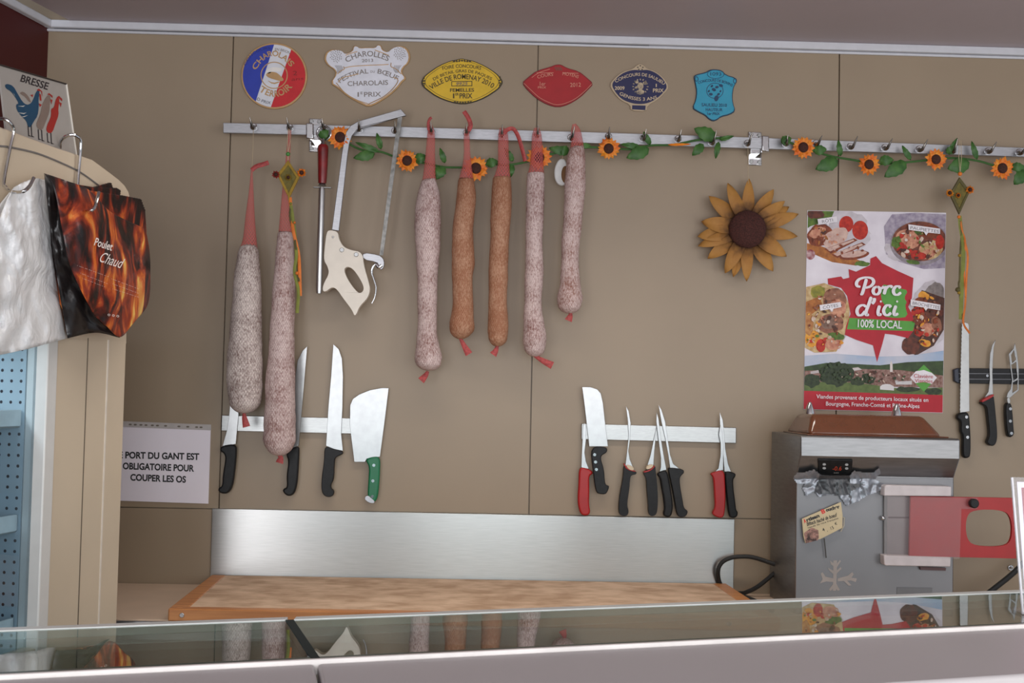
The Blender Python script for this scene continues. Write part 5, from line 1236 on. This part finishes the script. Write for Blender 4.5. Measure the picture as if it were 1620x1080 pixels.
b1 = patch(f1, 40, 60, lambda u, v, x, y: .030 + .045*math.sin(math.pi*(.35+.65*u))*(.6+.4*v) + wr(x, y, 2, .022)*(1-.7*u))
tag(b1.build('plastic_bag', BAGW, smooth=80, solid=.002), 'front white plastic carrier bag of the bundle hung on the cabinet', 'bag', 'white plastic bags on the hook')
f2 = coons([(18, 300), (36, 291), (56, 285), (74, 284)], [(74, 284), (79, 330), (80, 390), (86, 440), (96, 500)], [(-90, 540), (0, 530), (50, 515), (96, 500)], [(18, 300), (-10, 340), (-50, 430), (-90, 540)])
b2 = patch(f2, 30, 40, lambda u, v, x, y: .012 + wr(x, y, 8, .006))
tag(b2.build('plastic_bag', BAGW, smooth=80, solid=.002), 'rear white plastic carrier bag of the bundle, against the cabinet panel', 'bag', 'white plastic bags on the hook')
# twisted bag handle with its bright crease
q = cr([tuple(CB(x, y, o)) for x, y, o in ((40, 303, .098), (34, 330, .095), (30, 360, .092), (38, 378, .092), (55, 392, .090), (72, 399, .088))], 6)
# flame bags
m, nt, b_, L = nodes('flame_print')
uv = nt.nodes.new('ShaderNodeTexCoord'); mp = nt.nodes.new('ShaderNodeMapping'); mp.inputs['Scale'].default_value = (1, 1, .42)
L.new(uv.outputs['Object'], mp.inputs[0])
n1 = nt.nodes.new('ShaderNodeTexNoise'); n1.inputs['Scale'].default_value = 13; n1.inputs['Detail'].default_value = 6; n1.inputs['Distortion'].default_value = 2.2; L.new(mp.outputs[0], n1.inputs[0])
sx = nt.nodes.new('ShaderNodeSeparateXYZ'); L.new(uv.outputs['Object'], sx.inputs[0])
hh = nt.nodes.new('ShaderNodeMapRange'); hh.inputs['From Min'].default_value = -.12; hh.inputs['From Max'].default_value = .28; hh.inputs['To Min'].default_value = .06; hh.inputs['To Max'].default_value = -.10; L.new(sx.outputs[2], hh.inputs[0])
ad = nt.nodes.new('ShaderNodeMath'); ad.operation = 'ADD'; L.new(n1.outputs['Fac'], ad.inputs[0]); L.new(hh.outputs[0], ad.inputs[1])
rp = nt.nodes.new('ShaderNodeValToRGB'); L.new(ad.outputs[0], rp.inputs[0])
cr_ = rp.color_ramp; cr_.elements[0].position = .34; cr_.elements[0].color = rgb(24, 14, 14, 1.2) + (1,); cr_.elements[1].position = .68; cr_.elements[1].color = rgb(236, 190, 96, 1.4) + (1,)
for p_, c_ in ((.42, (84, 26, 18)), (.50, (150, 52, 24)), (.58, (206, 104, 40))):
    e = cr_.elements.new(p_); e.color = rgb(*c_, 1.4) + (1,)
L.new(rp.outputs[0], b_.inputs['Base Color']); b_.inputs['Roughness'].default_value = .4; b_.inputs['Coat Weight'].default_value = .15
bp = nt.nodes.new('ShaderNodeBump'); bp.inputs['Strength'].default_value = .25; bp.inputs['Distance'].default_value = .01
n2 = nt.nodes.new('ShaderNodeTexNoise'); n2.inputs['Scale'].default_value = 24; L.new(uv.outputs['Object'], n2.inputs[0]); L.new(n2.outputs['Fac'], bp.inputs['Height']); L.new(bp.outputs[0], b_.inputs['Normal'])
FLAME = m
BLKB = mat('black_bag_side', (.016, .013, .013), .3, var=.3, scale=30, bump=.2)
def serrate(a, b, n, h):
    out = []
    for i in range(n*2+1):
        t = i/(n*2); dx, dy = b[0]-a[0], b[1]-a[1]; L_ = math.hypot(dx, dy); k = h if i % 2 else 0
        out.append((a[0]+dx*t+dy/L_*k, a[1]+dy*t-dx/L_*k))
    return out
for i, (lab, pts) in enumerate((
    ('rearmost dark flame-printed roast bag, its corner highest beside the hook', [(86, 286), (125, 292)] + serrate((150, 296), (176, 289), 6, .8) + serrate((176, 289), (179, 298), 3, 1) + [(190, 330), (196, 480), (170, 520), (120, 524), (96, 480)]),
    ('second dark flame-printed roast bag, seen between its neighbours', [(84, 288), (128, 296)] + [(176, 297)] + serrate((184, 297), (191, 301), 3, .8) + serrate((191, 301), (190, 311), 3, 1) + [(214, 350), (214, 480), (190, 520), (120, 526), (98, 480)]),
    ('third dark flame-printed roast bag, its corner sticking out to the right', [(82, 288), (128, 299), (185, 308)] + serrate((192, 309), (223, 315), 8, .8) + serrate((223, 315), (230, 334), 5, 1.4) + [(232, 365), (230, 480), (200, 520), (120, 528), (98, 480)]))):
    tag(MB().prism(pts, .022+.009*i, .006, CB).build('roast_bag', FLAME, bevel=.001), lab, 'bag', 'flame-printed roast bags on the hook')
r = thing('roast_bag', 'front dark flame-printed roast bag with white lettering', 'bag', CB(160, 535, .09), 'flame-printed roast bags on the hook')
ff = coons([(70, 274), (105, 286), (140, 300), (175, 335), (230, 362)], [(230, 362), (236, 395), (237.5, 430), (234, 480), (211, 511)], [(150, 500), (168, 515), (190, 533), (211, 511)], [(70, 274), (86, 300), (98, 360), (108, 410), (126, 455), (150, 500)])
def fo(u, v, x, y): return .074 + .030*math.sin(math.pi*(.15+.85*u))*math.sin(math.pi*min(1, .25+v*.7)) + wr(x, y, 4, .006) - .02*(1-v)
patch(ff, 36, 40, fo).build('front_face', FLAME, r, smooth=70, solid=.0012)
fg = coons([(70, 274), (71, 275), (72, 276)], [(72, 276), (88, 302), (100, 362), (110, 412), (128, 457), (152, 502), (190, 534)], [(107, 535), (150, 526), (190, 534)], [(70, 274), (76, 330), (83, 390), (92, 450), (107, 535)])
patch(fg, 10, 40, lambda u, v, x, y: .046 + .024*u + wr(x, y, 6, .012)).build('side_gusset', BLKB, r, smooth=70, solid=.0012)
def tw(s, a, b, h, **k):
    mx = max(fo(u/10, v/10, *ff(u/10, v/10)) for u in range(3, 9) for v in range(3, 9))
    return text(r, s, a, b, h, mx+.001, paint(216, 206, 200), CB, **k)
tw('Poulet', (148.5, 387.5), (176.5, 396.5), 12.5, bold=.012)
tw('Chaud', (155.5, 413), (190, 424), 16.5, shear=.22)
for i, (a, b) in enumerate((((122, 420), (172, 438)), ((127, 432), (170, 449)), ((130, 440), (166, 454)), ((176, 441), (219, 457)), ((178, 449), (219, 464)), ((178, 457), (219, 470)))):
    tw('. ..... ... .... ... ...... .. ..', a, b, 3, name='small_print')
for i, x in enumerate((170, 177, 184)): tw('o', (x, 499+i), (x+4, 500+i), 5, name='small_print')

# ------------------------------------------------------------------ service counter in the foreground
ZG = 1.217
def ext(a, b, t): return a + (b-a)*t
f0, f1_ = Z(0, 998.5, ZG), Z(1620, 937, ZG)
n0, n1 = Z(0, 1068, ZG), Z(1620, 988, ZG)
j_f, j_n = Z(458, 981, ZG), Z(506, 1052, ZG)
T0, T1 = -.5, 1.9
A0, A1, B0, B1 = ext(f0, f1_, T0), ext(f0, f1_, T1), ext(n0, n1, T0), ext(n0, n1, T1)
# the joint's ends moved onto the two edge lines
def proj(p, a, b): d = (b-a); return a + d*((p-a).dot(d)/d.dot(d))
j_f, j_n = proj(j_f, A0, A1), proj(j_n, B0, B1)
r = thing('service_counter', 'glass-topped service counter with a pale front rail in the foreground', 'counter', Vector(((A0.x+A1.x)/2, (A0.y+B0.y)/2, 0)))
def up(p, z): return Vector((p.x, p.y, z))
GL = glassy('counter_glass', (.66, .73, .69), 1.52, 0.0, 1.5)
ux = (A1-A0).normalized()*.004
for a0, a1, b0, b1 in ((A0, j_f-ux, B0, j_n-ux), (j_f+ux, A1, j_n+ux, B1)):
    MB().hexa([up(b0, ZG-.008), up(b1, ZG-.008), up(a1, ZG-.008), up(a0, ZG-.008)], [up(b0, ZG), up(b1, ZG), up(a1, ZG), up(a0, ZG)]).build('glass_pane', GL, r)
    MB().hexa([up(a0, ZG-.0085), up(a1, ZG-.0085), up(a1, ZG-.0085)+Vector((0, .015, 0)), up(a0, ZG-.0085)+Vector((0, .015, 0))], [up(a0, ZG+.001), up(a1, ZG+.001), up(a1, ZG+.001)+Vector((0, .015, 0)), up(a0, ZG+.001)+Vector((0, .015, 0))]).build('polished_edge', mat('pale_green_edge', rgb(206, 212, 208, 1.7), .3, var=.03), r, bevel=.0008)
gi = (A0-B0).normalized()*.010
MB().hexa([up(B0, ZG-.006), up(B1, ZG-.006), up(B1+gi, ZG-.006), up(B0+gi, ZG-.006)], [up(B0, ZG+.0006), up(B1, ZG+.0006), up(B1+gi, ZG+.0006), up(B0+gi, ZG+.0006)]).build('green_glass_edge', mat('dark_green_edge', (.03, .07, .055), .3, var=.1), r)
MB().hexa([up(j_n-ux, ZG-.010), up(j_n+ux, ZG-.010), up(j_f+ux, ZG-.010), up(j_f-ux, ZG-.010)], [up(j_n-ux, ZG+.0008), up(j_n+ux, ZG+.0008), up(j_f+ux, ZG+.0008), up(j_f-ux, ZG+.0008)]).build('joint_seal', mat('dark_seal', (.02, .035, .035), .6, var=.1, spec=.2), r)
# front rail: white bead, sloping pale band, lower glass
e1, e0 = Z(1620, 1060, ZG-.012), Z(1400, 1079, ZG-.012)
dd = (n0-n1).normalized()
E1 = ext(e0, e1, 2.6); E0 = e1 + dd*((n1-n0).length*(1+.5))
E0 = up(E0, ZG-.012); E1 = e1 - dd*((n1-n0).length*.9); E1 = up(E1, ZG-.012)
nrm = Vector((-(B1-B0).y, (B1-B0).x, 0)).normalized()*-.004
BANDM = mat('pale_satin_rail', rgb(172, 168, 168, 1.5), .42, var=.02, scale=4, spec=.4)
jl = proj(Z(509, 1058, ZG), B0, B1); jd = Z(516, 1090, ZG-.006) - jl; jd.z = 0
kk = proj(jl+jd*3, E0, E1)
for a, b, c_, d_ in ((B0, jl-ux*.35, kk-ux*.35, E0), (jl+ux*.35, B1, E1, kk+ux*.35)):
    a, b = a+nrm*1.2, b+nrm*1.2
    MB().hexa([up(d_, ZG-.04), up(c_, ZG-.04), up(b, ZG-.035), up(a, ZG-.035)], [up(d_, ZG-.016), up(c_, ZG-.016), up(b, ZG-.002), up(a, ZG-.002)]).build('front_rail', BANDM, r, bevel=.003)
MB().hexa([up(B0+nrm*1.3, ZG-.012), up(B1+nrm*1.3, ZG-.012), up(B1, ZG-.012), up(B0, ZG-.012)], [up(B0+nrm*1.3, ZG+.0015), up(B1+nrm*1.3, ZG+.0015), up(B1, ZG+.0015), up(B0, ZG+.0015)]).build('white_bead', mat('white_bead_profile', rgb(214, 210, 206, 1.6), .35), r, bevel=.001)
DK = mat('dark_deck', rgb(84, 82, 78, 1.0), .5, var=.06, scale=6)
MB().hexa([up(B0, .93), up(B1, .93), up(A1, .93), up(A0, .93)], [up(B0, .95), up(B1, .95), up(A1, .95), up(A0, .95)]).build('display_deck', DK, r)
MB().hexa([up(E0, 0), up(E1, 0), up(A1, 0), up(A0, 0)], [up(E0, .92), up(E1, .92), up(A1, .92), up(A0, .92)]).build('counter_body', DK, r)
MB().hexa([up(E0, .92), up(E1, .92), up(E1-nrm*3, .92), up(E0-nrm*3, .92)], [up(E0, ZG-.041), up(E1, ZG-.041), up(E1-nrm*3, ZG-.041), up(E0-nrm*3, ZG-.041)]).build('front_glass', glassy('counter_front_glass', (.7, .78, .78)), r)
for t in (.02, .98):
    p = ext(A0, A1, t)
    MB().cyl(up(p, .95)-Vector((0, .02, 0)), up(p, ZG-.009)-Vector((0, .02, 0)), .009, 12).build('support_post', STEEL, r)
# card holder standing on the glass
base = Z(1622, 972, ZG)
def KP(px, py, off=0.0): return atP(px, py, base + Vector((0, -off, 0)), NW)
KP.n = NW
r = thing('card_holder', 'clear acrylic card holder standing on the counter glass at the right edge', 'card holder', base)
kb = [(1600, 754.5), (1720, 757), (1738, 975), (1617.5, 971)]
MB().prism(kb, 0, .003, KP).build('acrylic_sheet', glassy('acrylic', (.93, .93, .95), 1.49), r)
MB().tube([KP(1601, 755, .001), KP(1618.3, 971, .001)], .0014, 8).build('polished_edge', mat('bright_acrylic_edge', rgb(196, 196, 200, 1.5), .15), r)
MB().prism([(1609, 762), (1716, 764), (1732, 960), (1623, 960)], -.0035, .0006, KP).build('card', PAPER, r)
MB().prism([(1616, 771), (1712, 773), (1727, 950), (1629, 950)], -.0031, .0003, KP).build('card_print', paint(140, 60, 60), r)
MB().box((base.x-.004, base.y-.02, ZG+.0003), (base.x+.10, base.y+.03, ZG+.003)).build('foot', glassy('acrylic', (.93, .93, .95), 1.49), r)
